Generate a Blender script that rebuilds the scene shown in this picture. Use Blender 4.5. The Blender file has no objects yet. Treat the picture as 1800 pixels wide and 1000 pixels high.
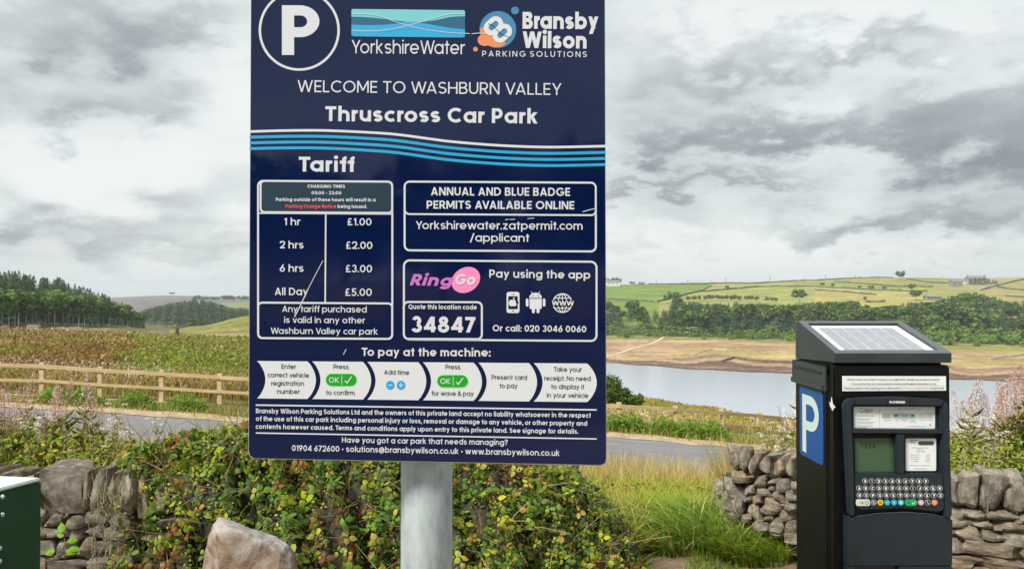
import bpy, bmesh, math, random
import numpy as np
from mathutils import Vector, Matrix, noise
random.seed(7); rng = np.random.default_rng(7)
R = math.radians
sc = bpy.context.scene

# ------------------------------------------------------------------ camera, sky, sun, exposure
EYE = 1.6; F = 1360.0; HZ = 520.0
PITCH = math.atan(20 / F)
cd = bpy.data.cameras.new('camera'); cam = bpy.data.objects.new('camera', cd)
sc.collection.objects.link(cam); sc.camera = cam
cam.location = (0, 0, EYE); cam.rotation_euler = (math.pi / 2 + PITCH, 0, 0)
cd.sensor_width = 36; cd.sensor_fit = 'HORIZONTAL'; cd.lens = 36 * F / 1800
cd.clip_start = 0.05; cd.clip_end = 9000

SUN_EL, SUN_AZ = 48, -130          # azimuth measured from +Y (view direction) towards +X
world = bpy.data.worlds.new('World'); sc.world = world; world.use_nodes = True
W = world.node_tree; W.nodes.clear()
def wn(t, **k):
    n = W.nodes.new(t)
    for a, b in k.items(): setattr(n, a, b)
    return n
def wm(op, a, b=None, c=None, clamp=False):
    n = wn('ShaderNodeMath', operation=op, use_clamp=clamp)
    for i, v in enumerate((a, b, c)):
        if v is None: continue
        if isinstance(v, (int, float)): n.inputs[i].default_value = v
        else: W.links.new(v, n.inputs[i])
    return n.outputs[0]
def build_sky():
    L = W.links
    tc = wn('ShaderNodeTexCoord'); sep = wn('ShaderNodeSeparateXYZ'); L.new(tc.outputs['Generated'], sep.inputs[0])
    x, y, z = sep.outputs
    den = wm('ADD', wm('MAXIMUM', z, 0.0), 0.16)
    cx, cy = wm('DIVIDE', x, den), wm('DIVIDE', y, den)
    cmb = wn('ShaderNodeCombineXYZ'); L.new(cx, cmb.inputs[0]); L.new(cy, cmb.inputs[1]); cmb.inputs[2].default_value = 3.7
    n1 = wn('ShaderNodeTexNoise'); L.new(cmb.outputs[0], n1.inputs['Vector'])
    n1.inputs['Scale'].default_value = 1.25; n1.inputs['Detail'].default_value = 7; n1.inputs['Roughness'].default_value = .52; n1.inputs['Distortion'].default_value = .12
    n2 = wn('ShaderNodeTexNoise'); L.new(cmb.outputs[0], n2.inputs['Vector'])
    n2.inputs['Scale'].default_value = 4.2; n2.inputs['Detail'].default_value = 9; n2.inputs['Roughness'].default_value = .55; n2.inputs['Distortion'].default_value = .1
    n3 = wn('ShaderNodeTexNoise'); L.new(tc.outputs['Generated'], n3.inputs['Vector'])
    n3.inputs['Scale'].default_value = 5.5; n3.inputs['Detail'].default_value = 5; n3.inputs['Roughness'].default_value = .5
    # banks of darker cloud, each at its own bearing and height in the sky
    mp = wn('ShaderNodeMapping'); mp.inputs['Scale'].default_value = (1, 1, 2.3); mp.inputs['Location'].default_value = (.31, .2, .7); L.new(tc.outputs['Generated'], mp.inputs[0])
    n4 = wn('ShaderNodeTexNoise'); L.new(mp.outputs[0], n4.inputs['Vector']); n4.inputs['Scale'].default_value = 3.6; n4.inputs['Detail'].default_value = 10; n4.inputs['Roughness'].default_value = .52; n4.inputs['Distortion'].default_value = .1
    n5 = wn('ShaderNodeTexNoise'); L.new(mp.outputs[0], n5.inputs['Vector']); n5.inputs['Scale'].default_value = 11; n5.inputs['Detail'].default_value = 9; n5.inputs['Roughness'].default_value = .58
    ys = wm('MAXIMUM', y, 0.05)
    wob = wm('MULTIPLY', wm('SUBTRACT', n3.outputs[0], .5), .55)
    wob2 = wm('MULTIPLY', wm('SUBTRACT', n5.outputs[0], .5), .26)
    ax = wm('ADD', wm('DIVIDE', x, ys), wob); ez = wm('ADD', wm('DIVIDE', z, ys), wob2)
    total = None
    for (px, py, sx, sy, amt) in SKY_BANKS:
        a, e = (px - 900) / F, (HZ - py) / F
        dx = wm('MULTIPLY', wm('SUBTRACT', ax, a), F / sx); dy = wm('MULTIPLY', wm('SUBTRACT', ez, e), F / sy)
        r2 = wm('ADD', wm('MULTIPLY', dx, dx), wm('MULTIPLY', dy, dy))
        g = wm('MULTIPLY', wm('POWER', 2.718, wm('MULTIPLY', r2, -1.0)), amt)
        total = g if total is None else wm('ADD', total, g)
    total = wm('MULTIPLY', wm('MULTIPLY', total, wm('SUBTRACT', wm('MULTIPLY', n5.outputs[0], 3.0), .35)), wm('GREATER_THAN', y, 0.06))
    base = wm('ADD', wm('ADD', wm('MULTIPLY', n1.outputs[0], .35), wm('MULTIPLY', n2.outputs[0], .20)), wm('ADD', wm('MULTIPLY', n4.outputs[0], .85), wm('MULTIPLY', n5.outputs[0], .30)))
    base = wm('SUBTRACT', wm('ADD', base, -.30), total)
    ramp = wn('ShaderNodeValToRGB'); L.new(base, ramp.inputs[0])
    cr = ramp.color_ramp; cr.interpolation = 'B_SPLINE'
    stops = [(0.02, (.155, .165, .178)), (0.20, (.235, .25, .26)), (0.33, (.34, .36, .36)), (0.48, (.42, .445, .44)), (0.68, (.53, .55, .54))]
    cr.elements[0].position, cr.elements[0].color = stops[0][0], (*stops[0][1], 1)
    cr.elements[1].position, cr.elements[1].color = stops[-1][0], (*stops[-1][1], 1)
    for p, c in stops[1:-1]:
        e = cr.elements.new(p); e.color = (*c, 1)
    # paler, even air low down
    hz = wm('SUBTRACT', 1.0, wm('MULTIPLY', wm('MAXIMUM', z, 0.0), 16.0), clamp=True)
    mx = wn('ShaderNodeMix', data_type='RGBA'); L.new(wm('MULTIPLY', hz, .62), mx.inputs[0]); L.new(ramp.outputs[0], mx.inputs[6]); mx.inputs[7].default_value = (.40, .44, .44, 1)
    below = wm('LESS_THAN', z, -0.02)
    mg = wn('ShaderNodeMix', data_type='RGBA'); L.new(below, mg.inputs[0]); L.new(mx.outputs[2], mg.inputs[6]); mg.inputs[7].default_value = (.16, .16, .10, 1)
    bc = wn('ShaderNodeBackground'); L.new(mg.outputs[2], bc.inputs[0]); bc.inputs[1].default_value = 1.0
    sky = wn('ShaderNodeTexSky', sky_type='NISHITA'); sky.sun_disc = False
    sky.sun_elevation = R(SUN_EL); sky.sun_rotation = R(SUN_AZ)
    bs = wn('ShaderNodeBackground'); L.new(sky.outputs[0], bs.inputs[0]); bs.inputs[1].default_value = 0.08
    ms = wn('ShaderNodeMixShader'); ms.inputs[0].default_value = .93
    L.new(bs.outputs[0], ms.inputs[1]); L.new(bc.outputs[0], ms.inputs[2])
    out = wn('ShaderNodeOutputWorld'); L.new(ms.outputs[0], out.inputs[0])
SKY_BANKS = [  # bearing and height given by where they stand in the view; width, height, darkness
    (60, 60, 260, 110, .30), (250, 195, 90, 45, .24), (60, 415, 300, 34, .26), (330, 455, 150, 22, .22), (330, 20, 120, 40, .14),
    (1420, 235, 380, 48, .40), (1790, 260, 130, 100, .34), (1560, 60, 190, 30, .24), (1250, 330, 240, 22, .24),
    (1600, 400, 330, 34, .30), (1150, 130, 90, 60, .2), (1330, 110, 120, 30, .18), (1780, 150, 120, 50, .22),
    (200, 290, 280, 55, -.22), (400, 130, 160, 110, -.24), (1350, 20, 300, 40, -.16), (1150, 440, 200, 26, -.12), (1500, 452, 300, 22, -.14)]
build_sky()
sl = bpy.data.lights.new('sun', 'SUN'); sl.energy = 3.3; sl.angle = R(14); sl.color = (1, .955, .88)
so = bpy.data.objects.new('sun', sl); sc.collection.objects.link(so)
sd = Vector((math.sin(R(SUN_AZ)) * math.cos(R(SUN_EL)), math.cos(R(SUN_AZ)) * math.cos(R(SUN_EL)), math.sin(R(SUN_EL))))
so.rotation_euler = sd.to_track_quat('Z', 'Y').to_euler()
so.location = (0, -5, 30)
sc.view_settings.view_transform = 'Standard'; sc.view_settings.look = 'None'
sc.view_settings.exposure = 0.8; sc.view_settings.gamma = 1; sc.view_settings.use_curve_mapping = False

# ------------------------------------------------------------------ helpers
col = sc.collection
def lin(r, g, b):
    f = lambda c: (c / 255 / 12.92) if c / 255 <= .04045 else ((c / 255 + .055) / 1.055) ** 2.4
    return (f(r), f(g), f(b), 1)
_cp, _sp = math.cos(PITCH), math.sin(PITCH)
def ray(px, py):
    u, v = (px - 900) / F, (500 - py) / F
    return Vector((u, _cp - v * _sp, _sp + v * _cp))
def at(px, py, d):                       # the point d metres ahead seen at (px, py)
    r = ray(px, py); t = d / r.y
    return Vector((r.x * t, d, EYE + r.z * t))
def at_side(px, py, X):
    r = ray(px, py); t = X / r.x
    return Vector((X, r.y * t, EYE + r.z * t))
def tag(o, label=None, cat=None, group=None, kind=None):
    if label: o['label'] = label
    if cat: o['category'] = cat
    if group: o['group'] = group
    if kind: o['kind'] = kind
    return o
def empty(name, loc, label=None, cat=None, group=None, rz=0):
    o = bpy.data.objects.new(name, None); o.location = loc; o.rotation_euler = (0, 0, rz); o.empty_display_size = .1
    col.objects.link(o); return tag(o, label, cat, group)
def link(name, me, parent=None, mats=None, loc=None):
    o = bpy.data.objects.new(name, me); col.objects.link(o)
    if mats is not None and len(me.materials) == 0:
        for m in (mats if isinstance(mats, (list, tuple)) else [mats]): me.materials.append(m)
    if parent is not None:
        o.parent = parent
    if loc is not None: o.location = loc
    return o
def mesh_np(name, V, T, C=None, smooth=False, quads=False):
    V = np.asarray(V, dtype=np.float32).reshape(-1, 3); k = 4 if quads else 3
    T = np.asarray(T, dtype=np.int32).reshape(-1, k); n = len(T)
    me = bpy.data.meshes.new(name); me.vertices.add(len(V)); me.vertices.foreach_set('co', V.ravel())
    me.loops.add(n * k); me.loops.foreach_set('vertex_index', T.ravel())
    me.polygons.add(n); me.polygons.foreach_set('loop_start', np.arange(n, dtype=np.int32) * k)
    me.polygons.foreach_set('loop_total', np.full(n, k, dtype=np.int32))
    if smooth: me.polygons.foreach_set('use_smooth', np.ones(n, dtype=bool))
    if C is not None:
        a = me.color_attributes.new('Col', 'FLOAT_COLOR', 'POINT')
        C = np.asarray(C, dtype=np.float32).reshape(-1, 3)
        a.data.foreach_set('color', np.hstack([C, np.ones((len(C), 1), dtype=np.float32)]).ravel())
    me.update(); me.validate(); return me
class MB:                                # collects faces for one mesh object; world coordinates
    def __init__(s): s.v = []; s.f = []; s.m = []
    def face(s, pts, m=0):
        i = len(s.v); s.v += [tuple(p) for p in pts]; s.f.append(tuple(range(i, i + len(pts)))); s.m.append(m)
    def prism(s, poly, back, m=0):       # poly: list of Vector (front outline), back: offset vector
        n = len(poly); i = len(s.v); back = Vector(back)
        s.v += [tuple(p) for p in poly] + [tuple(Vector(p) + back) for p in poly]
        s.f.append(tuple(range(i, i + n))); s.m.append(m)
        s.f.append(tuple(range(i + 2 * n - 1, i + n - 1, -1))); s.m.append(m)
        for k in range(n):
            j = (k + 1) % n; s.f.append((i + k, i + k + n, i + j + n, i + j)); s.m.append(m)
    def box(s, x0, x1, y0, y1, z0, z1, m=0):
        s.prism([(x0, y0, z0), (x1, y0, z0), (x1, y0, z1), (x0, y0, z1)], (0, y1 - y0, 0), m)
    def tube(s, pts, rad, n=8, m=0, cap=True):
        pts = [Vector(p) for p in pts]; rad = rad if isinstance(rad, (list, tuple)) else [rad] * len(pts); i0 = len(s.v)
        for k, p in enumerate(pts):
            d = (pts[min(k + 1, len(pts) - 1)] - pts[max(k - 1, 0)]).normalized()
            a = d.cross(Vector((0, 0, 1)) if abs(d.z) < .9 else Vector((1, 0, 0))).normalized(); b = d.cross(a)
            for q in range(n):
                t = 2 * math.pi * q / n; s.v.append(tuple(p + (a * math.cos(t) + b * math.sin(t)) * rad[k]))
        for k in range(len(pts) - 1):
            for q in range(n):
                r = (q + 1) % n; s.f.append((i0 + k * n + q, i0 + k * n + r, i0 + (k + 1) * n + r, i0 + (k + 1) * n + q)); s.m.append(m)
        if cap:
            s.f.append(tuple(i0 + q for q in range(n - 1, -1, -1))); s.m.append(m)
            e = i0 + (len(pts) - 1) * n; s.f.append(tuple(e + q for q in range(n))); s.m.append(m)
    def build(s, name, mats, parent=None, origin=None, bevel=0, smooth=False, recalc=True):
        O = Vector(origin) if origin is not None else (parent.matrix_world.translation if False else (Vector(parent.location) if parent is not None and parent.type == 'EMPTY' else Vector((0, 0, 0))))
        me = bpy.data.meshes.new(name)
        me.from_pydata([tuple(Vector(v) - O) for v in s.v], [], s.f)
        me.polygons.foreach_set('material_index', s.m)
        if recalc or bevel:
            bm = bmesh.new(); bm.from_mesh(me)
            if recalc: bmesh.ops.recalc_face_normals(bm, faces=bm.faces)
            if bevel: bmesh.ops.bevel(bm, geom=[e for e in bm.edges if len(e.link_faces) == 2 and e.calc_face_angle(0) > .6], offset=bevel, segments=2, affect='EDGES', clamp_overlap=True)
            bm.to_mesh(me); bm.free()
        if smooth: me.polygons.foreach_set('use_smooth', np.ones(len(me.polygons), dtype=bool))
        me.update()
        return link(name, me, parent, mats, loc=(O if parent is None else None))
def rrect(x0, y0, x1, y1, r, n=5, bend=None):     # rounded rectangle outline in flat coordinates
    out = []
    for cx, cy, a in ((x1 - r, y1 - r, 0), (x0 + r, y1 - r, 90), (x0 + r, y0 + r, 180), (x1 - r, y0 + r, 270)):
        for k in range(n + 1):
            t = R(a + 90 * k / n); out.append((cx + r * math.cos(t), cy + r * math.sin(t)))
    return out

# ------------------------------------------------------------------ materials
def new_mat(name):
    m = bpy.data.materials.new(name); m.use_nodes = True
    return m, m.node_tree, m.node_tree.nodes['Principled BSDF']
def N(nt, t, **k):
    n = nt.nodes.new(t)
    for a, b in k.items(): setattr(n, a, b)
    return n
def plain(name, c, rough=.5, metal=0, spec=.5, var=.0, vscale=30, bump=0, bscale=200, coat=0):
    m, nt, b = new_mat(name); c = c if len(c) == 4 else (*c, 1)
    b.inputs['Base Color'].default_value = c; b.inputs['Roughness'].default_value = rough; b.inputs['Metallic'].default_value = metal
    b.inputs['Specular IOR Level'].default_value = spec; b.inputs['Coat Weight'].default_value = coat
    tc = N(nt, 'ShaderNodeTexCoord')
    if var:
        n = N(nt, 'ShaderNodeTexNoise'); n.inputs['Scale'].default_value = vscale; n.inputs['Detail'].default_value = 6
        nt.links.new(tc.outputs['Object'], n.inputs['Vector'])
        mr = N(nt, 'ShaderNodeMapRange'); nt.links.new(n.outputs[0], mr.inputs[0]); mr.inputs[1].default_value = .3; mr.inputs[2].default_value = .7
        mr.inputs[3].default_value = 1 - var; mr.inputs[4].default_value = 1 + var
        mx = N(nt, 'ShaderNodeMix', data_type='RGBA', blend_type='MULTIPLY'); mx.inputs[0].default_value = 1
        mx.inputs[6].default_value = c; nt.links.new(mr.outputs[0], mx.inputs[7]); nt.links.new(mx.outputs[2], b.inputs['Base Color'])
        mr2 = N(nt, 'ShaderNodeMapRange'); nt.links.new(n.outputs[0], mr2.inputs[0]); mr2.inputs[3].default_value = rough * .8; mr2.inputs[4].default_value = min(1, rough * 1.25); nt.links.new(mr2.outputs[0], b.inputs['Roughness'])
    if bump:
        n = N(nt, 'ShaderNodeTexNoise'); n.inputs['Scale'].default_value = bscale; n.inputs['Detail'].default_value = 5
        nt.links.new(tc.outputs['Object'], n.inputs['Vector'])
        bp = N(nt, 'ShaderNodeBump'); bp.inputs['Strength'].default_value = bump; bp.inputs['Distance'].default_value = .002
        nt.links.new(n.outputs[0], bp.inputs['Height']); nt.links.new(bp.outputs[0], b.inputs['Normal'])
    return m
def leafy(name, trans=.35, rough=.55, objvar=.0, gain=1.0):
    gain *= 1.12
    m, nt, b = new_mat(name); out = nt.nodes['Material Output']
    at_ = N(nt, 'ShaderNodeAttribute', attribute_name='Col')
    oi = N(nt, 'ShaderNodeObjectInfo')
    hs = N(nt, 'ShaderNodeHueSaturation'); hs.inputs['Saturation'].default_value = 1.13
    mr = N(nt, 'ShaderNodeMapRange'); nt.links.new(oi.outputs['Random'], mr.inputs[0]); mr.inputs[3].default_value = gain * (1 - objvar); mr.inputs[4].default_value = gain * (1 + objvar)
    nt.links.new(mr.outputs[0], hs.inputs['Value'])
    mh = N(nt, 'ShaderNodeMath', operation='MULTIPLY'); nt.links.new(oi.outputs['Random'], mh.inputs[0]); mh.inputs[1].default_value = 7.31
    fr = N(nt, 'ShaderNodeMath', operation='FRACT'); nt.links.new(mh.outputs[0], fr.inputs[0])
    mr3 = N(nt, 'ShaderNodeMapRange'); nt.links.new(fr.outputs[0], mr3.inputs[0]); mr3.inputs[3].default_value = .5 - objvar * .08; mr3.inputs[4].default_value = .5 + objvar * .08
    nt.links.new(mr3.outputs[0], hs.inputs['Hue']); nt.links.new(at_.outputs[0], hs.inputs['Color'])
    nt.links.new(hs.outputs[0], b.inputs['Base Color']); b.inputs['Roughness'].default_value = rough; b.inputs['Specular IOR Level'].default_value = .3
    tr = N(nt, 'ShaderNodeBsdfTranslucent'); nt.links.new(hs.outputs[0], tr.inputs[0])
    mx = N(nt, 'ShaderNodeMixShader'); mx.inputs[0].default_value = trans
    nt.links.new(b.outputs[0], mx.inputs[1]); nt.links.new(tr.outputs[0], mx.inputs[2]); nt.links.new(mx.outputs[0], out.inputs[0])
    return m
M_leaf = leafy('leaf_green'); M_grass = leafy('grass_blades', .3, .6); M_tree = leafy('tree_foliage', .2, .7, .2, 1.2)
M_bark = plain('pale_bark', (.26, .24, .19), .9, var=.3, vscale=2)
M_stem = plain('dry_stem', (.30, .22, .13), .8, var=.3, vscale=8)

# ------------------------------------------------------------------ terrain: knots of height along bearings
def zy(y, d): return EYE - (y - HZ) / F * d
WATER = zy(640, 350)
def shore(y): return (EYE - WATER) * F / (y - HZ)
def col_(px, r0, r1, fz, k6, k7, k8, k9, k10, k11, k12, k13, k14):
    return px, [(0, 0), (5.4, 0), (9, r0 * .42), (14.5, r0), (20, r1), (23.5, fz), k6, k7, k8, k9, k10, k11, k12, k13, k14]
PROFILE = [
    col_(-300, -1.1, -1.15, -1.25, (60, zy(616, 60)), (185, zy(577, 185)), (300, -8), (450, -8), (600, -5), (1000, -3), (2500, zy(527, 2500)), (2900, -22), (3300, -34)),
    col_(0, -1.2, zy(714, 20), -1.33, (60, zy(618, 60)), (185, zy(577, 185)), (300, -8.4), (450, -9), (600, -8), (1000, -6), (2500, zy(526, 2500)), (2900, -22), (3300, -34)),
    col_(170, -1.3, zy(724, 20), -1.45, (60, zy(620, 60)), (190, zy(580, 190)), (320, -11), (450, -14), (600, -16), (1000, zy(552, 1000)), (2500, zy(523, 2500)), (2900, -22), (3300, -34)),
    col_(300, -1.42, zy(733, 20), -1.55, (60, zy(622, 60)), (190, zy(587, 190)), (320, zy(579, 320)), (450, -21), (600, zy(577, 600)), (1000, zy(548, 1000)), (2500, zy(519, 2500)), (2900, -22), (3300, -34)),
    col_(345, -1.46, zy(736, 20), -1.58, (60, zy(623, 60)), (190, zy(589, 190)), (310, zy(573, 310)), (450, -26), (600, zy(580, 600)), (1000, zy(548, 1000)), (2500, zy(520, 2500)), (2900, -22), (3300, -34)),
    col_(440, -1.55, zy(742, 20), -1.7, (60, zy(625, 60)), (190, zy(591, 190)), (300, zy(555, 300)), (450, -28), (600, -26), (1000, zy(541, 1000)), (2500, zy(522, 2500)), (2900, -22), (3300, -34)),
    col_(760, -1.75, zy(757, 20), -2.0, (50, -4.0), (110, -11), (200, WATER - 3), (365, WATER - .0), (460, -21.6), (620, -6), (950, zy(503, 950)), (1300, 4), (3300, -34)),
    col_(1065, -1.92, zy(767, 20), -2.2, (50, zy(690, 50)), (105, -17), (200, WATER - 3), (shore(637), WATER), (450, zy(590, 450)), (600, zy(541, 600)), (900, zy(501, 900)), (1300, 5), (3300, -34)),
    col_(1130, -1.98, zy(772, 20), -2.28, (50, zy(698, 50)), (105, -17), (200, WATER - 3), (shore(642), WATER), (445, zy(590, 445)), (600, zy(538, 600)), (920, zy(499, 920)), (1300, 5), (3300, -34)),
    col_(1230, -2.1, zy(782, 20), -2.42, (50, zy(712, 50)), (105, -18), (200, WATER - 3), (shore(649.5), WATER), (436, zy(592.5, 436)), (600, zy(536, 600)), (970, zy(496.5, 970)), (1300, 5), (3300, -34)),
    col_(1330, -2.2, zy(790, 20), -2.56, (50, zy(729, 50)), (105, -19), (200, WATER - 3), (shore(654), WATER), (425, zy(595, 425)), (600, zy(535, 600)), (1000, zy(495.5, 1000)), (1300, 8), (3300, -34)),
    col_(1400, -2.25, zy(795, 20), -2.65, (50, zy(742, 50)), (105, -20), (200, WATER - 3), (shore(656.5), WATER), (420, zy(597, 420)), (600, zy(534, 600)), (1000, zy(492, 1000)), (1300, 8), (3300, -34)),
    col_(1580, -2.4, zy(806, 20), -2.8, (50, zy(775, 50)), (105, -21), (200, WATER - 3), (shore(662), WATER), (410, zy(601, 410)), (620, zy(530, 620)), (950, zy(487.5, 950)), (1300, 10), (3300, -34)),
    col_(1700, -2.5, zy(812, 20), -2.9, (50, zy(790, 50)), (105, -21), (200, WATER - 3), (shore(667.5), WATER), (400, zy(604, 400)), (620, zy(528, 620)), (1000, zy(489, 1000)), (1300, 10), (3300, -34)),
    col_(1810, -2.6, zy(818, 20), -3.0, (50, zy(800, 50)), (105, -22), (200, WATER - 3), (shore(673), WATER), (395, zy(606, 395)), (620, zy(526, 620)), (1000, zy(487, 1000)), (1300, 10), (3300, -34)),
    col_(2300, -2.9, -3.0, -3.3, (50, -8.6), (105, -22), (200, WATER - 3), (shore(678), WATER), (395, zy(608, 395)), (620, zy(526, 620)), (1000, zy(485, 1000)), (1300, 10), (3300, -34))]
_PX = np.array([p[0] for p in PROFILE], float)
_PD = np.array([[k[0] for k in p[1]] for p in PROFILE], float); _PZ = np.array([[k[1] for k in p[1]] for p in PROFILE], float)
def knots(px):
    px = min(max(px, _PX[0]), _PX[-1]); i = min(int(np.searchsorted(_PX, px, 'right')) - 1, len(_PX) - 2); i = max(i, 0)
    t = (px - _PX[i]) / (_PX[i + 1] - _PX[i]); t = t * t * (3 - 2 * t) if i not in () else t
    return _PD[i] * (1 - t) + _PD[i + 1] * t, _PZ[i] * (1 - t) + _PZ[i + 1] * t
def gz(X, Y):
    if Y <= 0.3: return 0.0
    ds, zs = knots(900 + F * X / Y)
    z = float(np.interp(Y, ds, zs))
    return z
def ground_hit(px, py, dmin=26, dmax=2600):       # first point of the terrain along a line of sight
    ds, zs = knots(px); d = dmin; prev = None
    while d < dmax:
        zr = zy(py, d); g = float(np.interp(d, ds, zs))
        if g >= zr: return Vector(((px - 900) / F * d, d, g))
        d *= 1.004
    i = int(np.argmax(-(_PD[0] * 0)))
    d = ds[12]; return Vector(((px - 900) / F * d, d, zs[12]))
def gp(px, d): 
    X = (px - 900) / F * d
    return Vector((X, d, gz(X, d)))
def poly_mask(px, py, poly):
    inside = np.zeros(px.shape, bool); n = len(poly)
    for i in range(n):
        x0, y0 = poly[i]; x1, y1 = poly[(i + 1) % n]
        c = ((y0 > py) != (y1 > py)) & (px < (x1 - x0) * (py - y0) / ((y1 - y0) if y1 != y0 else 1e-9) + x0)
        inside ^= c
    return inside
def terrain():
    azs = np.unique(np.concatenate([np.linspace(-math.pi, math.atan(-1400 / F), 46), np.arctan((np.arange(-500, 0, 25) - 900) / F), np.arctan((np.arange(0, 1801, 4.0) - 900) / F), np.arctan((np.arange(1825, 2500, 25) - 900) / F), np.linspace(math.atan(1600 / F), math.pi, 46)]))
    ds = np.unique(np.concatenate([np.geomspace(.4, 5.4, 22), np.geomspace(5.4, 24, 60), np.geomspace(24, 190, 60), np.geomspace(190, 270, 14), np.geomspace(270, 1020, 150), np.geomspace(1020, 2900, 30), np.geomspace(2900, 3300, 4)]))
    na, nd = len(azs), len(ds)
    V = np.zeros((na, nd, 3)); PXA = np.zeros((na, nd)); DD = np.zeros((na, nd))
    for i, a in enumerate(azs):
        ac = max(min(a, math.atan(1400 / F)), math.atan(-1200 / F)); px = 900 + F * math.tan(ac)
        kd, kz = knots(px); z = np.interp(ds, kd, kz); r = np.minimum(ds / math.cos(ac), 3400)
        over = max(0, abs(a) - abs(ac)) / (math.pi - abs(ac)); b = min(1, over * 2.2)
        zb = np.interp(ds, [0, 20, 60, 300, 3300], [0, .1, .6, 10, -34]); z = z * (1 - b) + zb * b
        if b > 0: z = np.where(ds < 3000, z, np.minimum(z, -22))
        V[i, :, 0] = r * math.sin(a); V[i, :, 1] = r * math.cos(a); V[i, :, 2] = z
        PXA[i] = px if abs(a) < 1.2 else -9999; DD[i] = ds
    X, Y, Z = V[..., 0], V[..., 1], V[..., 2]
    PY = HZ + (EYE - Z) / np.maximum(DD, .1) * F
    # fine relief on rough ground
    for oct_, amp, lo in ((.09, .28, 26), (.35, .08, 26), (.9, .02, 6)):
        nz = np.sin(X * oct_ * 1.7 + 3 * np.sin(Y * oct_ * .9)) * np.cos(Y * oct_ * 1.3 + 2 * np.sin(X * oct_ * .7))
        V[..., 2] += nz * amp * ((DD > lo) & (DD < 300) & ((PXA < 460) | (DD < 30))) * np.clip((DD - lo) / 10, 0, 1)
    C = np.zeros((na, nd, 3))
    def setc(mask, c): C[mask] = c
    setc(np.ones_like(DD, bool), (.115, .125, .035))
    setc(DD < 24, (.12, .115, .045))
    nearp = poly_mask(PXA, PY, [(1085, 1010), (1120, 950), (1150, 930), (1200, 960), (1290, 1010)]) | poly_mask(PXA, PY, [(1305, 1010), (1312, 965), (1400, 955), (1400, 1010)])
    setc(nearp & (DD < 6), (.21, .145, .095))
    setc(DD < 4.4, (.20, .16, .12))
    left = PXA < 700
    setc(left & (DD > 23.5), (.20, .145, .05))
    setc(left & (DD > 24) & (PXA > 230) & (PXA < 600) & (DD < 110), (.14, .13, .035))
    setc(left & (DD > 165), (.25, .21, .11)); setc(left & (DD > 190), (.12, .12, .05))
    setc((PXA > 300) & left & (DD > 196) & (DD < 460), (.19, .19, .05))
    setc((PXA > 300) & left & (DD > 190) & (DD < 205), (.27, .22, .12))
    setc(left & (DD > 1000), (.135, .12, .115))
    setc((PXA > 345) & left & (DD > 880) & (DD < 1500), (.17, .2, .08))
    right = PXA >= 700
    kk = [knots(p)[0] for p in PXA[:, 0]]; K = np.array(kk)
    setc(right & (DD > 24) & (DD < 55), (.20, .19, .035))
    setc(right & (DD > 24) & (DD < 30), (.28, .20, .08)); setc(right & (DD > 46) & (DD < 55), (.26, .17, .05))
    setc(right & (DD > 55) & (DD < 260), (.13, .10, .06))
    sh = K[:, 9][:, None]; bt = K[:, 10][:, None]
    t = (DD - sh) / (bt - sh)
    bank = right & (DD > 240) & (t < 1.0)
    setc(bank, (.33, .235, .135)); 
    wob = .05 * np.sin(PXA * .021) + .03 * np.sin(PXA * .05 + 1)
    setc(bank & (t < .16 + wob), (.13, .085, .062)); setc(bank & (t < .09 + wob * .6), (.17, .115, .085)); setc(bank & (t < .035), (.10, .068, .055))
    setc(bank & (t > .33 + wob) & (t < .8) & (PXA > 1190), (.32, .25, .11))
    setc(bank & (t > .24 + wob * 1.5) & (t < .32 + wob) & (PXA > 1180), (.22, .14, .10))
    setc(bank & (t > .62 + wob) & (t < .75 + wob), (.30, .19, .12))
    setc(bank & (t > .88 + wob * .5), (.17, .17, .055)); setc(bank & (t > .7) & (PXA > 1600), (.24, .22, .07))
    setc(right & (t >= 1.0) & (DD < K[:, 11][:, None]), (.05, .065, .02))
    fld = right & (DD >= K[:, 11][:, None] - 70)
    setc(fld, (.24, .235, .07))
    setc(right & (PY < 575) & (PXA < 1160) & (DD > 470), (.15, .19, .04))
    for poly, c in FIELDS: setc(poly_mask(PXA, PY, poly) & right & (DD > 480) & (DD < 1120), c)
    setc(right & (DD > 1120), (.16, .18, .06))
    ii = np.arange(na * nd).reshape(na, nd)
    q = np.stack([ii[:-1, :-1], ii[1:, :-1], ii[1:, 1:], ii[:-1, 1:]], -1).reshape(-1, 4)
    me = mesh_np('ground', V.reshape(-1, 3), q, C.reshape(-1, 3), smooth=True, quads=True)
    m, nt, b = new_mat('ground'); L = nt.links
    ca = N(nt, 'ShaderNodeAttribute', attribute_name='Col'); tc = N(nt, 'ShaderNodeTexCoord')
    prev = ca.outputs[0]
    for s, d, lo, hi, st in ((.035, 5, .80, 1.2, 1), (.35, 6, .72, 1.28, 1), (5, 6, .75, 1.25, 1), (60, 3, .8, 1.2, 1)):
        n = N(nt, 'ShaderNodeTexNoise'); n.inputs['Scale'].default_value = s; n.inputs['Detail'].default_value = d; n.inputs['Roughness'].default_value = .6; L.new(tc.outputs['Object'], n.inputs['Vector'])
        mr = N(nt, 'ShaderNodeMapRange'); L.new(n.outputs[0], mr.inputs[0]); mr.inputs[1].default_value = .3; mr.inputs[2].default_value = .7; mr.inputs[3].default_value = lo; mr.inputs[4].default_value = hi
        mx = N(nt, 'ShaderNodeMix', data_type='RGBA', blend_type='MULTIPLY'); mx.inputs[0].default_value = 1; L.new(prev, mx.inputs[6]); L.new(mr.outputs[0], mx.inputs[7]); prev = mx.outputs[2]
    # silt and stone streaks that follow the contours of the drawn-down shore
    mp = N(nt, 'ShaderNodeMapping'); mp.inputs['Scale'].default_value = (.02, .06, 1.1); L.new(tc.outputs['Object'], mp.inputs[0])
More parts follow.
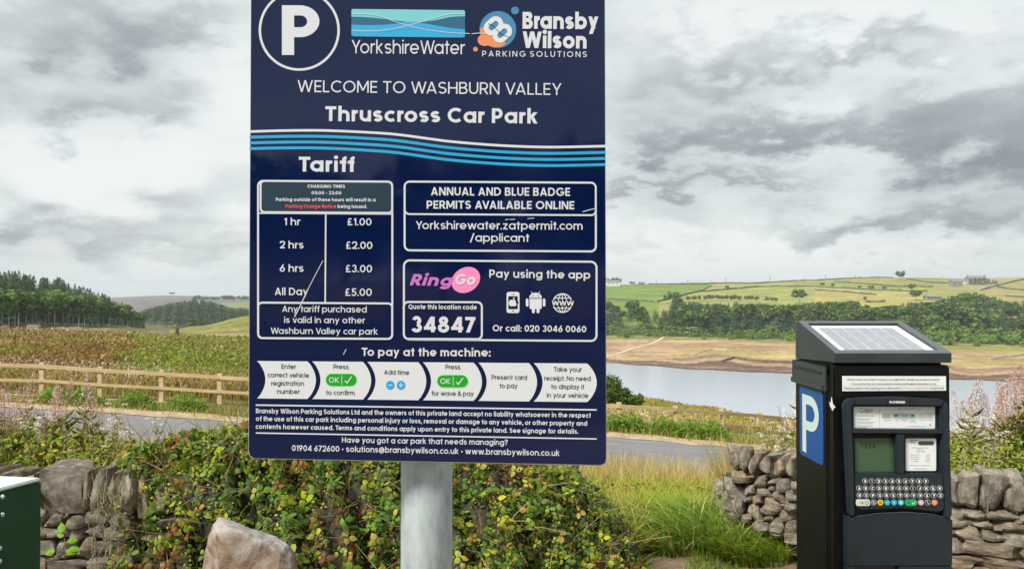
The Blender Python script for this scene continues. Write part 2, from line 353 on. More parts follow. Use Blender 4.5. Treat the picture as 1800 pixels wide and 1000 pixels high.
    n = N(nt, 'ShaderNodeTexNoise'); n.inputs['Scale'].default_value = 1.4; n.inputs['Detail'].default_value = 7; n.inputs['Roughness'].default_value = .65; L.new(mp.outputs[0], n.inputs['Vector'])
    mr = N(nt, 'ShaderNodeMapRange'); L.new(n.outputs[0], mr.inputs[0]); mr.inputs[1].default_value = .3; mr.inputs[2].default_value = .7; mr.inputs[3].default_value = .62; mr.inputs[4].default_value = 1.32
    mx = N(nt, 'ShaderNodeMix', data_type='RGBA', blend_type='MULTIPLY'); mx.inputs[0].default_value = 1; L.new(prev, mx.inputs[6]); L.new(mr.outputs[0], mx.inputs[7])
    L.new(mx.outputs[2], b.inputs['Base Color']); b.inputs['Roughness'].default_value = .95; b.inputs['Specular IOR Level'].default_value = .1
    nb = N(nt, 'ShaderNodeTexNoise'); nb.inputs['Scale'].default_value = 9; nb.inputs['Detail'].default_value = 8; L.new(tc.outputs['Object'], nb.inputs['Vector'])
    bp = N(nt, 'ShaderNodeBump'); bp.inputs['Strength'].default_value = .6; bp.inputs['Distance'].default_value = .06; L.new(nb.outputs[0], bp.inputs['Height']); L.new(bp.outputs[0], b.inputs['Normal'])
    tag(link('ground', me, None, m), kind='structure')
FIELDS = [
    ([(1040, 530), (1070, 528), (1150, 533), (1204, 520), (1252, 503), (1250, 496), (1040, 500)], (.135, .205, .04)),
    ([(1204, 520), (1252, 503), (1440, 498), (1440, 505), (1333, 506), (1278, 511), (1215, 519)], (.235, .25, .07)),
    ([(1215, 519), (1278, 511), (1333, 506), (1440, 505), (1440, 545), (1200, 545)], (.245, .25, .075)),
    ([(1430, 503), (1524, 509), (1594, 512), (1650, 515), (1600, 560), (1430, 560)], (.30, .265, .085)),
    ([(1430, 494), (1480, 496), (1530, 500), (1574, 505), (1645, 505), (1650, 514), (1594, 512), (1524, 509), (1430, 503)], (.20, .245, .055)),
    ([(1430, 494), (1536, 486), (1800, 486), (1800, 480), (1430, 480)], (.20, .23, .06)),
    ([(1600, 495), (1680, 500), (1680, 488), (1590, 485)], (.22, .22, .08)),
    ([(1640, 506), (1724, 510), (1748, 503), (1800, 491), (1900, 480), (1720, 485), (1660, 503)], (.27, .24, .12)),
    ([(1724, 511), (1748, 504), (1900, 490), (1900, 512), (1800, 510), (1755, 504)], (.25, .225, .10)),
    ([(1700, 520), (1755, 505), (1900, 512), (1900, 560), (1700, 560)], (.265, .235, .09))]
terrain()

def road():
    V, q = [], []; pxs = np.arange(-900, 2700, 30); ds = np.linspace(14.4, 20, 9)
    for p in pxs:
        for d in ds:
            X = (p - 900) / F * 17.2 * (1) ; V.append((X, d, gz(X, d) + .035))
    n = len(ds)
    for i in range(len(pxs) - 1):
        for j in range(n - 1): q.append((i * n + j, (i + 1) * n + j, (i + 1) * n + j + 1, i * n + j + 1))
    m, nt, b = new_mat('asphalt'); tc = N(nt, 'ShaderNodeTexCoord'); n1 = N(nt, 'ShaderNodeTexNoise'); n1.inputs['Scale'].default_value = 1.3; n1.inputs['Detail'].default_value = 9; n1.inputs['Roughness'].default_value = .7
    mp = N(nt, 'ShaderNodeMapping'); mp.inputs['Scale'].default_value = (.3, 1.6, 1); nt.links.new(tc.outputs['Object'], mp.inputs[0]); nt.links.new(mp.outputs[0], n1.inputs['Vector'])
    cr = N(nt, 'ShaderNodeValToRGB'); nt.links.new(n1.outputs[0], cr.inputs[0]); cr.color_ramp.elements[0].position = .3; cr.color_ramp.elements[1].position = .7
    cr.color_ramp.elements[0].color = (.125, .13, .14, 1); cr.color_ramp.elements[1].color = (.205, .205, .205, 1)
    nt.links.new(cr.outputs[0], b.inputs['Base Color']); b.inputs['Roughness'].default_value = .85
    tag(link('road', mesh_np('road', V, q, smooth=True, quads=True), None, m), kind='structure')
    # sandy gutter along the far edge
    V, q = [], []
    for p in pxs:
        for k, d in enumerate((19.7, 20.1, 20.6)):
            X = (p - 900) / F * 17.2; w = .05 * math.sin(p * .011) + random.uniform(-.05, .05)
            V.append((X, d + w, gz(X, d) + .045 + .006 * k))
    for i in range(len(pxs) - 1):
        for j in range(2): q.append((i * 3 + j, (i + 1) * 3 + j, (i + 1) * 3 + j + 1, i * 3 + j + 1))
    tag(link('roadside_grit', mesh_np('roadside_grit', V, q, quads=True), None, plain('grit', (.36, .27, .16), .95, var=.3, vscale=3)), kind='structure')
road()

def water():
    V = [(-60, 130, WATER), (700, 130, WATER), (900, 420, WATER), (-160, 420, WATER)]
    m, nt, b = new_mat('reservoir_water'); b.inputs['Base Color'].default_value = (.38, .42, .48, 1); b.inputs['Roughness'].default_value = .2; b.inputs['IOR'].default_value = 1.5
    b.inputs['Specular IOR Level'].default_value = .85
    tc = N(nt, 'ShaderNodeTexCoord'); mp = N(nt, 'ShaderNodeMapping'); mp.inputs['Scale'].default_value = (.35, .9, 1); nt.links.new(tc.outputs['Object'], mp.inputs[0])
    n = N(nt, 'ShaderNodeTexNoise'); n.inputs['Scale'].default_value = 1.1; n.inputs['Detail'].default_value = 5; nt.links.new(mp.outputs[0], n.inputs['Vector'])
    bp = N(nt, 'ShaderNodeBump'); bp.inputs['Strength'].default_value = .25; bp.inputs['Distance'].default_value = .06; nt.links.new(n.outputs[0], bp.inputs['Height']); nt.links.new(bp.outputs[0], b.inputs['Normal'])
    tag(link('reservoir_water', mesh_np('reservoir_water', V, [(0, 1, 2, 3)], quads=True), None, m), kind='structure')
water()

# ------------------------------------------------------------------ lettering: a round monoline alphabet drawn as strokes
def font(w):
    h = w / 2; X = .76; G = {}
    def L(*p): return ('L', [(p[i], p[i + 1]) for i in range(0, len(p), 2)])
    def E(cx, cy, rx, ry, a0=0, a1=360): return ('E', cx, cy, rx - h, ry - h, a0, a1)
    def D(x0, y0, x1, y1): return ('D', x0, y0, x1, y1)          # diagonal with level ends
    def S(*p): return ('S', [(p[i], p[i + 1]) for i in range(0, len(p), 2)])
    def dot(x, y, r=None): return ('E0', x, y, r or max(.62 * w, .075))
    def g(c, adv, *s): G[c] = (adv, s)
    o = E(.39, X / 2, .39, X / 2)
    g('a', .78, o, L(.78 - h, 0, .78 - h, X)); g('b', .78, o, L(h, 0, h, 1.04)); g('c', .66, E(.39, X / 2, .39, X / 2, 48, 312))
    g('d', .78, o, L(.78 - h, 0, .78 - h, 1.04)); g('e', .78, E(.39, X / 2, .39, X / 2, 0, 318), L(w, X / 2 - .02, .78 - h * .3, X / 2 - .02))
    g('f', .34, L(.13 + h, 0, .13 + h, .84), E(.13 + .26, .84, .26, .22, 88, 180), L(0, X - h, .38, X - h))
    g('g', .78, o, L(.78 - h, X, .78 - h, 0), E(.39, .0, .39, .28, 205, 360)); g('h', .70, L(h, 0, h, 1.04), E(.35, .42, .35, .34, 0, 180), L(.70 - h, .42, .70 - h, 0))
    g('i', w, L(h, 0, h, X), dot(h, .98)); g('j', w + .05, L(.05 + h, -.1, .05 + h, X), E(-.1, -.1, .15 + w, .18, 270, 360), dot(.05 + h, .98))
    g('k', .62, L(h, 0, h, 1.04), D(w * .9, .36, .50, X), D(w * 1.5, .42, .52, 0)); g('l', w, L(h, 0, h, 1.04))
    g('m', 1.12, L(h, 0, h, X), E(.30, .46, .30, .30, 0, 180), L(.60 - h, .46, .60 - h, 0), E(.90 - w, .46, .30, .30, 0, 180), L(1.20 - w - h, .46, 1.20 - w - h, 0))
    G['m'] = (1.20 - w, G['m'][1])
    g('n', .70, L(h, 0, h, X), E(.35, .42, .35, .34, 0, 180), L(.70 - h, .42, .70 - h, 0)); g('o', .78, o)
    g('p', .78, o, L(h, -.28, h, X)); g('q', .78, o, L(.78 - h, -.28, .78 - h, X)); g('r', .37, L(h, 0, h, X), E(.34, .42, .34, .34, 80, 180))
    sS = lambda H, Wd: (E(Wd / 2, (H - h + H / 2) / 2, Wd / 2, (H / 2 - h) / 2 + h, 28, 270), E(Wd / 2, (H / 2 + h) / 2, Wd / 2, (H / 2 - h) / 2 + h, -152, 90))
    sy = lambda H, Wd, k=1: S(Wd - h * .9, H - H * .22, Wd * .72, H - h * 1.02, Wd * .45, H - h, Wd * .18, H - h * 1.2, h, H * .74, Wd * .22, H * .56, Wd * .5, H * .5, Wd * .78, H * .44, Wd - h, H * .27, Wd * .80, h * 1.25, Wd * .52, h, Wd * .22, h * 1.1, h * .9, H * .24)
    g('s', .58, *sS(X, .58)); g('t', .40, L(.13 + h, .0, .13 + h, .98), L(0, X - h, .40, X - h)); g('u', .70, L(h, X, h, .34), E(.35, .34, .35, .34, 180, 360), L(.70 - h, X, .70 - h, 0))
    g('v', .68, D(h * 1.1, X, .34, 0), D(.68 - h * 1.1, X, .34, 0)); g('w', 1.06, D(h * 1.1, X, .30, 0), D(.53, X, .30, 0), D(.53, X, .76, 0), D(1.06 - h * 1.1, X, .76, 0))
    g('x', .66, D(h * 1.2, X, .66 - h * 1.2, 0), D(.66 - h * 1.2, X, h * 1.2, 0)); g('y', .68, D(h * 1.1, X, .34 + h * .2, .04), D(.68 - h * 1.1, X, .18, -.28))
    g('z', .58, L(.03, X - h, .56, X - h), L(.03, h, .56, h), D(.56 - h * 1.2, X - h, .03 + h * 1.2, h))
    g('A', .84, D(h * 1.1, 0, .42, 1), D(.84 - h * 1.1, 0, .42, 1), L(.20, .27, .64, .27)); g('B', .68, L(h, 0, h, 1), L(h, 1 - h, .40, 1 - h), L(h, .52, .42, .52), L(h, h, .42, h), E(.40, .76, .24, .24 + h * .1, -90, 90), E(.42, .26 + h * .3, .26, .26 + h * .3, -90, 90))
    g('C', .86, E(.50, .5, .50, .5, 46, 314)); g('D', .82, L(h, 0, h, 1), L(h, 1 - h, .34, 1 - h), L(h, h, .34, h), E(.34, .5, .48, .5, -90, 90))
    g('E', .56, L(h, 0, h, 1), L(h, 1 - h, .56, 1 - h), L(h, .5, .52, .5), L(h, h, .56, h)); g('F', .54, L(h, 0, h, 1), L(h, 1 - h, .54, 1 - h), L(h, .5, .50, .5))
    g('G', .96, E(.50, .5, .50, .5, 42, 355), L(.52, .46, 1.0 - h * .4, .46)); g('H', .76, L(h, 0, h, 1), L(.76 - h, 0, .76 - h, 1), L(h, .5, .76 - h, .5)); g('I', w, L(h, 0, h, 1))
    g('J', .56, L(.56 - h, .28, .56 - h, 1), E(.28, .28, .28, .28, 180, 360)); g('K', .70, L(h, 0, h, 1), D(w, .42, .64, 1), D(w * 1.4, .50, .68, 0)); g('L', .52, L(h, 0, h, 1), L(h, h, .52, h))
    g('M', .94, L(h, 0, h, 1), L(.94 - h, 0, .94 - h, 1), D(h * 1.3, 1, .47, .18), D(.94 - h * 1.3, 1, .47, .18)); g('N', .78, L(h, 0, h, 1), L(.78 - h, 0, .78 - h, 1), D(h * 1.3, 1, .78 - h * 1.3, 0))
    g('O', 1.0, E(.50, .5, .50, .5)); g('P', .66, L(h, 0, h, 1), L(h, 1 - h, .38, 1 - h), L(h, .40, .38, .40), E(.36, .70 - h * .5, .30, .30 + h * .5, -90, 90))
    g('Q', 1.0, E(.50, .5, .50, .5), D(.58, .26, .90, -.06)); g('R', .68, L(h, 0, h, 1), L(h, 1 - h, .38, 1 - h), L(h, .43, .38, .43), E(.36, .715 - h * .5, .30, .285 + h * .5, -90, 90), D(.34, .43, .62, 0))
    g('S', .66, *sS(1, .66)); g('T', .68, L(.34, 0, .34, 1), L(0, 1 - h, .68, 1 - h)); g('U', .74, L(h, 1, h, .36), E(.37, .37, .37, .37, 180, 360), L(.74 - h, 1, .74 - h, .36))
    g('V', .84, D(h * 1.1, 1, .42, 0), D(.84 - h * 1.1, 1, .42, 0)); g('W', 1.24, D(h, 1, .34, 0), D(.62, 1, .34, 0), D(.62, 1, .90, 0), D(1.24 - h, 1, .90, 0))
    g('X', .76, D(h * 1.1, 1, .76 - h * 1.1, 0), D(.76 - h * 1.1, 1, h * 1.1, 0)); g('Y', .76, L(.38, 0, .38, .46), D(h * 1.1, 1, .38, .40), D(.76 - h * 1.1, 1, .38, .40)); g('Z', .68, L(.03, 1 - h, .66, 1 - h), L(.03, h, .66, h), D(.66 - h * 1.2, 1 - h, .03 + h * 1.2, h))
    g('0', .70, E(.35, .5, .35, .5)); g('1', .34, L(.34 - h, 0, .34 - h, 1), D(.02 + h, .80 - h, .34 - w, 1 - h * .6)); g('2', .62, S(h, .70, .10, .88, .30, 1 - h, .50, .90, .58 - h * .3, .72, .50, .50, .30, .26, h, h * 1.4), L(.02, h, .62, h))
    g('3', .62, E(.31, .74, .27, .26 + h * .3, -80, 165), E(.31, .28, .31, .28 + h * .2, -165, 85)); g('4', .70, L(.52, 0, .52, 1), L(.0, .26, .70, .26), D(.50, 1, h * 1.2, .26)); g('5', .62, L(.08 + h, .48, .08 + h, 1), L(.08, 1 - h, .58, 1 - h), E(.30, .32, .32, .32 + h * .2, -160, 140))
    g('6', .66, E(.33, .33, .33, .33), D(h * 1.6, .36, .46, 1)); g('7', .60, L(0, 1 - h, .60, 1 - h), D(.58 - h, 1 - h, .16, 0)); g('8', .66, E(.33, .75, .27, .25 + h * .2), E(.33, .28, .33, .28 + h * .2)); g('9', .66, E(.33, .67, .33, .33), D(.66 - h * 1.6, .64, .20, 0))
    g('£', .66, L(.04, h, .64, h), L(.02, .46, .46, .46), L(.18, h, .18, .72), E(.18 - h + .24, .72, .24 + h * .1, .28, 30, 180)); g('.', max(.15, w), dot(max(.075, h), max(.075, h * 1.1))); g(',', .18, dot(.09, .07), D(.12, .06, .05, -.16)); g(':', .16, dot(.08, .09), dot(.08, .58))
    g('-', .34, L(0, .38, .34, .38)); g('/', .44, D(.03, -.12, .41, 1.05)); g('&', .78, S(.76, .02, .20, .66, .20, .90, .38, 1 - h, .52, .86, .44, .66, .12, .40, h, .22, .16, h, .40, h, .62, .22, .70, .42)); g('@', 1.0, E(.5, .38, .5, .55, -60, 290), E(.48, .38, .24, .27), L(.72 - h * .3, .62, .72 - h * .3, .22))
    g('?', .52, S(h, .72, .10, .92, .28, 1 - h, .46, .88, .46, .66, .30, .50, .26, .28), dot(.26, .08)); g('•', .30, dot(.15, .42, .14)); g('+', .5, L(0, .4, .5, .4), L(.25, .15, .25, .65)); g(' ', .30)
    return G
_fonts = {}
def smooth_pts(p, n=5):
    out = []
    for i in range(len(p) - 1):
        p0 = p[max(i - 1, 0)]; p1 = p[i]; p2 = p[i + 1]; p3 = p[min(i + 2, len(p) - 1)]
        for k in range(n):
            t = k / n; out.append(tuple(.5 * (2 * p1[a] + (p2[a] - p0[a]) * t + (2 * p0[a] - 5 * p1[a] + 4 * p2[a] - p3[a]) * t * t + (3 * p1[a] - p0[a] - 3 * p2[a] + p3[a]) * t ** 3) for a in (0, 1)))
    return out + [p[-1]]
def stroke_quads(pts, h, closed=False):
    n = len(pts); L_, R_ = [], []
    for i in range(n):
        if closed: a, b, c = pts[i - 1], pts[i], pts[(i + 1) % n]
        else: a, b, c = pts[max(i - 1, 0)], pts[i], pts[min(i + 1, n - 1)]
        d1 = np.array(b, float) - a; d2 = np.array(c, float) - b
        l1, l2 = np.hypot(*d1), np.hypot(*d2)
        d1 = d1 / l1 if l1 > 1e-9 else d2 / max(l2, 1e-9); d2 = d2 / l2 if l2 > 1e-9 else d1
        m = d1 + d2; m /= max(np.hypot(*m), 1e-6); nn = np.array([-m[1], m[0]]); k = 1 / max(abs(nn @ np.array([-d1[1], d1[0]])), .5)
        L_.append(np.array(b) + nn * h * k); R_.append(np.array(b) - nn * h * k)
    q = [(L_[i], R_[i], R_[i + 1], L_[i + 1]) for i in range(n - 1)]
    if closed: q.append((L_[-1], R_[-1], R_[0], L_[0]))
    return q
def glyph_polys(c, w, seg=1.0):
    if w not in _fonts: _fonts[w] = font(w)
    adv, strokes = _fonts[w].get(c, _fonts[w]['-']); h = w / 2; out = []
    for s in strokes:
        if s[0] == 'L': out.append(stroke_quads(s[1], h))
        elif s[0] == 'S': out.append(stroke_quads(smooth_pts(s[1]), h))
        elif s[0] == 'E':
            _, cx, cy, rx, ry, a0, a1 = s; full = abs(a1 - a0) >= 360; n = max(4, int(abs(a1 - a0) / 360 * 22 * seg))
            pts = [(cx + rx * math.cos(R(a0 + (a1 - a0) * k / n)), cy + ry * math.sin(R(a0 + (a1 - a0) * k / n))) for k in range(n if full else n + 1)]
            out.append(stroke_quads(pts, h, full))
        elif s[0] == 'E0': out.append([[(s[1] + s[3] * math.cos(2 * math.pi * k / 10), s[2] + s[3] * math.sin(2 * math.pi * k / 10)) for k in range(10)]])
        elif s[0] == 'D':
            _, x0, y0, x1, y1 = s; l = math.hypot(x1 - x0, y1 - y0); hw = h * l / max(abs(y1 - y0), 1e-6)
            out.append([[(x0 - hw, y0), (x0 + hw, y0), (x1 + hw, y1), (x1 - hw, y1)]])
    return adv, out
def kern(c, s, i):
    n = s[i + 1] if i + 1 < len(s) else ''
    return .13 if c in 'TVWY' and n in 'aoeru.,A' or (c == 'A' and n in 'VTYW') or (c == 'L' and n in 'TVY') else (.05 if c in 'rvwyftck' and n in 'aoecdgq.t' else 0)
def text(mb, s, x0, y0, x1, y1, cap, w, surf, off=.0006, m=0, slant=0, track=None, seg=1.0, step=.00003):
    """s from (x0,y0) to (x1,y1) along its baseline; cap = capital height; surf(px, py, off) gives the point on the surface"""
    ls = track if track is not None else .10 + w * .15
    tot = 0
    for i, c in enumerate(s): tot += glyph_polys(c, w)[0] + (ls if c != ' ' else 0) + (.04 if c == ' ' else 0) - kern(c, s, i)
    tot -= ls; L = math.hypot(x1 - x0, y1 - y0); sx = L / tot; ux, uy = (x1 - x0) / L, (y1 - y0) / L
    pen = 0
    for i, c in enumerate(s):
        adv, polys = glyph_polys(c, w, seg)
        for k, quads in enumerate(polys):
            for q in quads:
                mb.face([surf(x0 + ux * (pen + p[0] + slant * p[1]) * sx + uy * p[1] * cap, y0 + uy * (pen + p[0] + slant * p[1]) * sx - ux * p[1] * cap, off + k * step) for p in q], m)
        pen += adv + (ls if c != ' ' else .04) - kern(c, s, i)

# ------------------------------------------------------------------ the parking sign
SD = 1.30
def sgn(px, py, off=0.0): return at(px, py, SD - off)
def gloss(name, c, rough=.18, coat=.6): 
    m = plain(name, c, .35, spec=.5, coat=coat); m.node_tree.nodes['Principled BSDF'].inputs['Coat Roughness'].default_value = rough; return m
M_navy, nt, b = new_mat('navy_print')
b.inputs['Base Color'].default_value = (*lin(6, 21, 60)[:3], 1); b.inputs['Roughness'].default_value = .5; b.inputs['Specular IOR Level'].default_value = .0; b.inputs['Coat Weight'].default_value = .8; b.inputs['Coat Roughness'].default_value = .12
tc = N(nt, 'ShaderNodeTexCoord'); n_ = N(nt, 'ShaderNodeTexNoise'); n_.inputs['Scale'].default_value = 7; n_.inputs['Detail'].default_value = 6; nt.links.new(tc.outputs['Object'], n_.inputs['Vector'])
mr = N(nt, 'ShaderNodeMapRange'); nt.links.new(n_.outputs[0], mr.inputs[0]); mr.inputs[1].default_value = .35; mr.inputs[2].default_value = .7; mr.inputs[3].default_value = .03; mr.inputs[4].default_value = .12; nt.links.new(mr.outputs[0], b.inputs['Coat Roughness'])
vo = N(nt, 'ShaderNodeTexVoronoi'); vo.inputs['Scale'].default_value = 70; nt.links.new(tc.outputs['Object'], vo.inputs['Vector'])
sp = N(nt, 'ShaderNodeMapRange'); nt.links.new(vo.outputs['Distance'], sp.inputs[0]); sp.inputs[1].default_value = .07; sp.inputs[2].default_value = .12; sp.inputs[3].default_value = .25; sp.inputs[4].default_value = 1
mxs = N(nt, 'ShaderNodeMix', data_type='RGBA', blend_type='MULTIPLY'); mxs.inputs[0].default_value = .8; mxs.inputs[6].default_value = (*lin(6, 21, 60)[:3], 1); nt.links.new(sp.outputs[0], mxs.inputs[7]); nt.links.new(mxs.outputs[2], b.inputs['Base Color'])
wv = N(nt, 'ShaderNodeTexNoise'); wv.inputs['Scale'].default_value = 3; nt.links.new(tc.outputs['Object'], wv.inputs['Vector']); bp = N(nt, 'ShaderNodeBump'); bp.inputs['Strength'].default_value = .12; bp.inputs['Distance'].default_value = .01; nt.links.new(wv.outputs[0], bp.inputs['Height']); nt.links.new(bp.outputs[0], b.inputs['Coat Normal'])
M_white = gloss('white_print', (.57, .59, .65)); M_offw = gloss('arrow_white_print', (.60, .62, .66)); M_blk = gloss('black_print', (.02, .02, .03)); M_cyan = gloss('cyan_print', lin(20, 150, 200))
M_teal = gloss('teal_sticker', lin(10, 44, 62)); M_red = gloss('red_print', lin(225, 70, 85)); M_green = gloss('green_print', lin(0, 150, 20)); M_lime = gloss('pale_green_rim', lin(150, 230, 150)); M_pink = gloss('pink_print', lin(240, 130, 185)); M_purp = gloss('purple_print', lin(185, 105, 185))
M_or = gloss('orange_print', lin(215, 130, 80)); M_bub = gloss('blue_print', lin(50, 120, 165)); M_t1 = gloss('pale_teal_print', lin(110, 185, 195)); M_t2 = gloss('dark_teal_print', lin(10, 85, 120)); M_t3 = gloss('sky_blue_print', lin(20, 155, 205)); M_alu = plain('aluminium_edge', (.62, .64, .66), .4, .7)
M_galv, nt, b = new_mat('galvanised_steel'); b.inputs['Metallic'].default_value = .35; b.inputs['Roughness'].default_value = .55
tc = N(nt, 'ShaderNodeTexCoord'); mp = N(nt, 'ShaderNodeMapping'); mp.inputs['Scale'].default_value = (1, 1, .35); nt.links.new(tc.outputs['Object'], mp.inputs[0]); n_ = N(nt, 'ShaderNodeTexNoise'); n_.inputs['Scale'].default_value = 22; n_.inputs['Detail'].default_value = 8; n_.inputs['Roughness'].default_value = .65; nt.links.new(mp.outputs[0], n_.inputs['Vector'])
cr = N(nt, 'ShaderNodeValToRGB'); nt.links.new(n_.outputs[0], cr.inputs[0]); e = cr.color_ramp.elements; e[0].position = .25; e[0].color = (.15, .18, .20, 1); e[1].position = .68; e[1].color = (.52, .57, .58, 1); e2 = e.new(.47); e2.color = (.40, .455, .475, 1)
nt.links.new(cr.outputs[0], b.inputs['Base Color']); bp = N(nt, 'ShaderNodeBump'); bp.inputs['Strength'].default_value = .35; bp.inputs['Distance'].default_value = .002; nt.links.new(n_.outputs[0], bp.inputs['Height']); nt.links.new(bp.outputs[0], b.inputs['Normal'])

def disc(mb, surf, cx, cy, rx, ry, off, m=0, n=40, rot=0):
    c, s = math.cos(rot), math.sin(rot)
    mb.face([surf(cx + rx * math.cos(2 * math.pi * k / n) * c - ry * math.sin(2 * math.pi * k / n) * s, cy + rx * math.cos(2 * math.pi * k / n) * s + ry * math.sin(2 * math.pi * k / n) * c, off) for k in range(n)], m)
def line(mb, surf, pts, w, off, m=0, closed=False):
    for q in stroke_quads(pts, w / 2, closed): mb.face([surf(p[0], p[1], off) for p in q], m)
def sheet(mb, surf, pts, off, m=0): mb.face([surf(p[0], p[1], off) for p in pts], m)

def build_sign():
    base = Vector((at(750, 900, 1.38).x, 1.38, 0))
    root = empty('parking_sign', base, 'tall dark blue car park tariff sign on a grey galvanised round post', 'sign')
    bx = base.x
    # board
    pts = [(436.6 + 0, 793), (438.3, 800), (446, 804.8)] ; 
    outl = [(441.6, -46), (437.3, 792), (439.5, 800.5), (446.5, 804.6), (1056, 816.6), (1063, 813), (1065.3, 805), (1062.6, -46)]
    mb = MB(); mb.prism([sgn(x, y, 0) for x, y in outl], (0, .0025, 0)); board = mb.build('board', M_navy, root)
    mb = MB(); o2 = [(441.0, -47), (436.5, 793), (438.8, 801.6), (446.2, 806), (1057, 818.2), (1064.6, 814.6), (1066.2, 805), (1063.4, -47)]
    mb.prism([sgn(x, y, -.0027) for x, y in o2], (0, .003, 0)); mb.build('backing_sheet', M_alu, root)
    mb = MB(); mb.tube([(bx, 1.38 + .0, -.1), (bx, 1.38, 2.25)], .0455, 40); post = mb.build('post', M_galv, root, smooth=True)
    for p in post.data.polygons: p.use_smooth = abs(p.normal.z) < .5
    for z in (1.45, 2.0):
        mb = MB(); mb.box(bx - .2, bx + .2, 1.312, 1.3335, z - .02, z + .02); mb.build('bracket', M_alu, root, bevel=.002)
    P = lambda name, mats, fn, off=None: (lambda mb: (fn(mb), mb.build(name, mats, root, recalc=False)))(MB())
    T = lambda s, x0, y0, x1, y1, cap, w, m=M_white, off=.0008, **k: P('lettering', m, lambda mb: text(mb, s, x0, y0, x1, y1, cap, w, sgn, off, **k))
    # P in a ring
    P('ring', M_white, lambda mb: line(mb, sgn, [(526 + 69.2 * math.cos(2 * math.pi * k / 96), 53.6 + 69.2 * math.sin(2 * math.pi * k / 96)) for k in range(96)], 4.2, .0006, closed=True))
    def bigp(mb):
        o = .0006; sheet(mb, sgn, [(495.5, 10), (517, 10), (517, 97.2), (495.5, 97.2)], o)
        outer = [(516, 10)] + [(527 + 34.5 * math.cos(R(a)), 38 - 28 * math.sin(R(a))) for a in range(90, -91, -10)] + [(516, 66)]
        inner = [(516, 27.8)] + [(528 + 12 * math.cos(R(a)), 38.2 - 10.4 * math.sin(R(a))) for a in range(90, -91, -10)] + [(516, 48.6)]
        for i in range(len(outer) - 1): mb.face([sgn(*outer[i], o + .00003), sgn(*inner[i], o + .00003), sgn(*inner[i + 1], o + .00003), sgn(*outer[i + 1], o + .00003)])
    P('lettering', M_white, bigp)
    # water company panel
    def tilt(pts): return [(x, y + (x - 617) * .011) for x, y in pts]
    def wave(y0, y1, y2, y3, y4): return [(617.8 + k * 199.6 / 24, np.interp(k / 24, [0, .25, .5, .75, 1], [y0, y1, y2, y3, y4])) for k in range(25)]
    def fill(mb, top, bot, off, m):
        for i in range(len(top) - 1): mb.face([sgn(*q, off) for q in (top[i], bot[i], bot[i + 1], top[i + 1])], m)
    sm = lambda y: tilt(smooth_pts([(617.8 + 199.6 * i / 8, v) for i, v in enumerate(y)], 4))
    def logo(mb):
        sheet(mb, sgn, tilt(rrect(617.8, 16.4, 817.4, 64.6, 3)), .0005, 0)
        fill(mb, sm([30, 30.5, 32.5, 35.5, 38, 37.5, 34, 28.5, 27]), sm([44, 44.5, 44, 43, 42, 42.5, 46, 50, 51]), .0007, 1)
        fill(mb, sm([44, 44.5, 44, 42, 38, 40, 44, 48, 50]), tilt([(617.9 + 199.4 * i / 32, 64.5 - (1.5 if i in (0, 32) else 0)) for i in range(33)]), .0009, 2)
        fill(mb, sm([54, 54.5, 54, 52, 49, 46.5, 48, 52, 54]), sm([56, 57, 56.6, 54.5, 52, 51, 55, 60, 60]), .0010, 3)
        line(mb, sgn, sm([54, 54.6, 53.5, 50, 44, 37, 29, 23, 22]), 1.0, .0012, 4); line(mb, sgn, sm([25, 24.5, 28, 37, 44.5, 50, 53.5, 56, 57]), 1.0, .0013, 4)
    P('logo_panel', [M_t1, M_t2, M_t3, M_cyan, M_white], logo)
    T('YorkshireWater', 618, 94.3, 816, 96.0, 23.5, .115)
    def bub(mb):
        disc(mb, sgn, 875.2, 52.6, 32.2, 32.4, .0005, 0); disc(mb, sgn, 852, 71, 12.5, 10.5, .0006, 1, 24)
        sheet(mb, sgn, [(843.2, 50), (846, 66), (856, 80), (868, 84), (884, 82), (890, 76), (872, 66), (858, 48)], .0007, 1)
        disc(mb, sgn, 905.3, 19.2, 7, 6.8, .0006, 0, 20); disc(mb, sgn, 835.8, 87, 4.1, 4.1, .0006, 1, 16)
        # two linked loops, tilted
        def loop(cx, cy):
            c, s = math.cos(R(-42)), math.sin(R(-42)); pts = rrect(-15, -9.5, 15, 9.5, 9.3, 6)
            line(mb, sgn, [(cx + (x * c - y * s) * .95, cy + (x * s + y * c) * .95) for x, y in pts], 8.4, .0009 if cx < 875 else .0011, 2, closed=True)
        loop(867.5, 46); loop(883, 59)
        line(mb, sgn, [(858, 42), (866, 45), (880, 60), (895, 66)], 1, .0014, 3)
    P('logo', [M_bub, M_or, M_offw, M_blk], bub)
    T('Bransby', 918.5, 51.1, 1050.5, 52.2, 29.5, .235, track=.09); T('Wilson', 918.8, 84.8, 1031, 86, 29, .235, track=.09)
    T('PARKING SOLUTIONS', 847.5, 99.8, 1031.5, 101, 10, .14, track=.36)
    T('WELCOME TO WASHBURN VALLEY', 523, 162.1, 984, 167.6, 20.8, .115, track=.13)
    T('Thruscross Car Park', 571.6, 213.1, 943, 217.6, 26, .205)
    # sweeping stripes
    cx_ = [(438.6, 231.6), (500, 229.9), (570, 229.7), (650, 233.2), (700, 237), (760, 245), (790, 248.8), (840, 253.2), (900, 256.9), (970, 258.7), (1064.6, 256.8)]
    sp_ = smooth_pts(cx_, 6)
    def stripe(dy0, dy1, w, m): P('stripe', m, lambda mb: line(mb, sgn, [(x, y + np.interp(x, [440, 760, 1063], [dy0, dy1, dy1 + .3])) for x, y in sp_], w, .0006))
    stripe(0, 0, 4.3, M_white); stripe(10, 11, 5, M_cyan); stripe(20, 21.7, 5, M_cyan); stripe(30, 32.4, 5, M_cyan)
    T('Tariff', 525, 301.7, 620, 302.6, 26, .205)
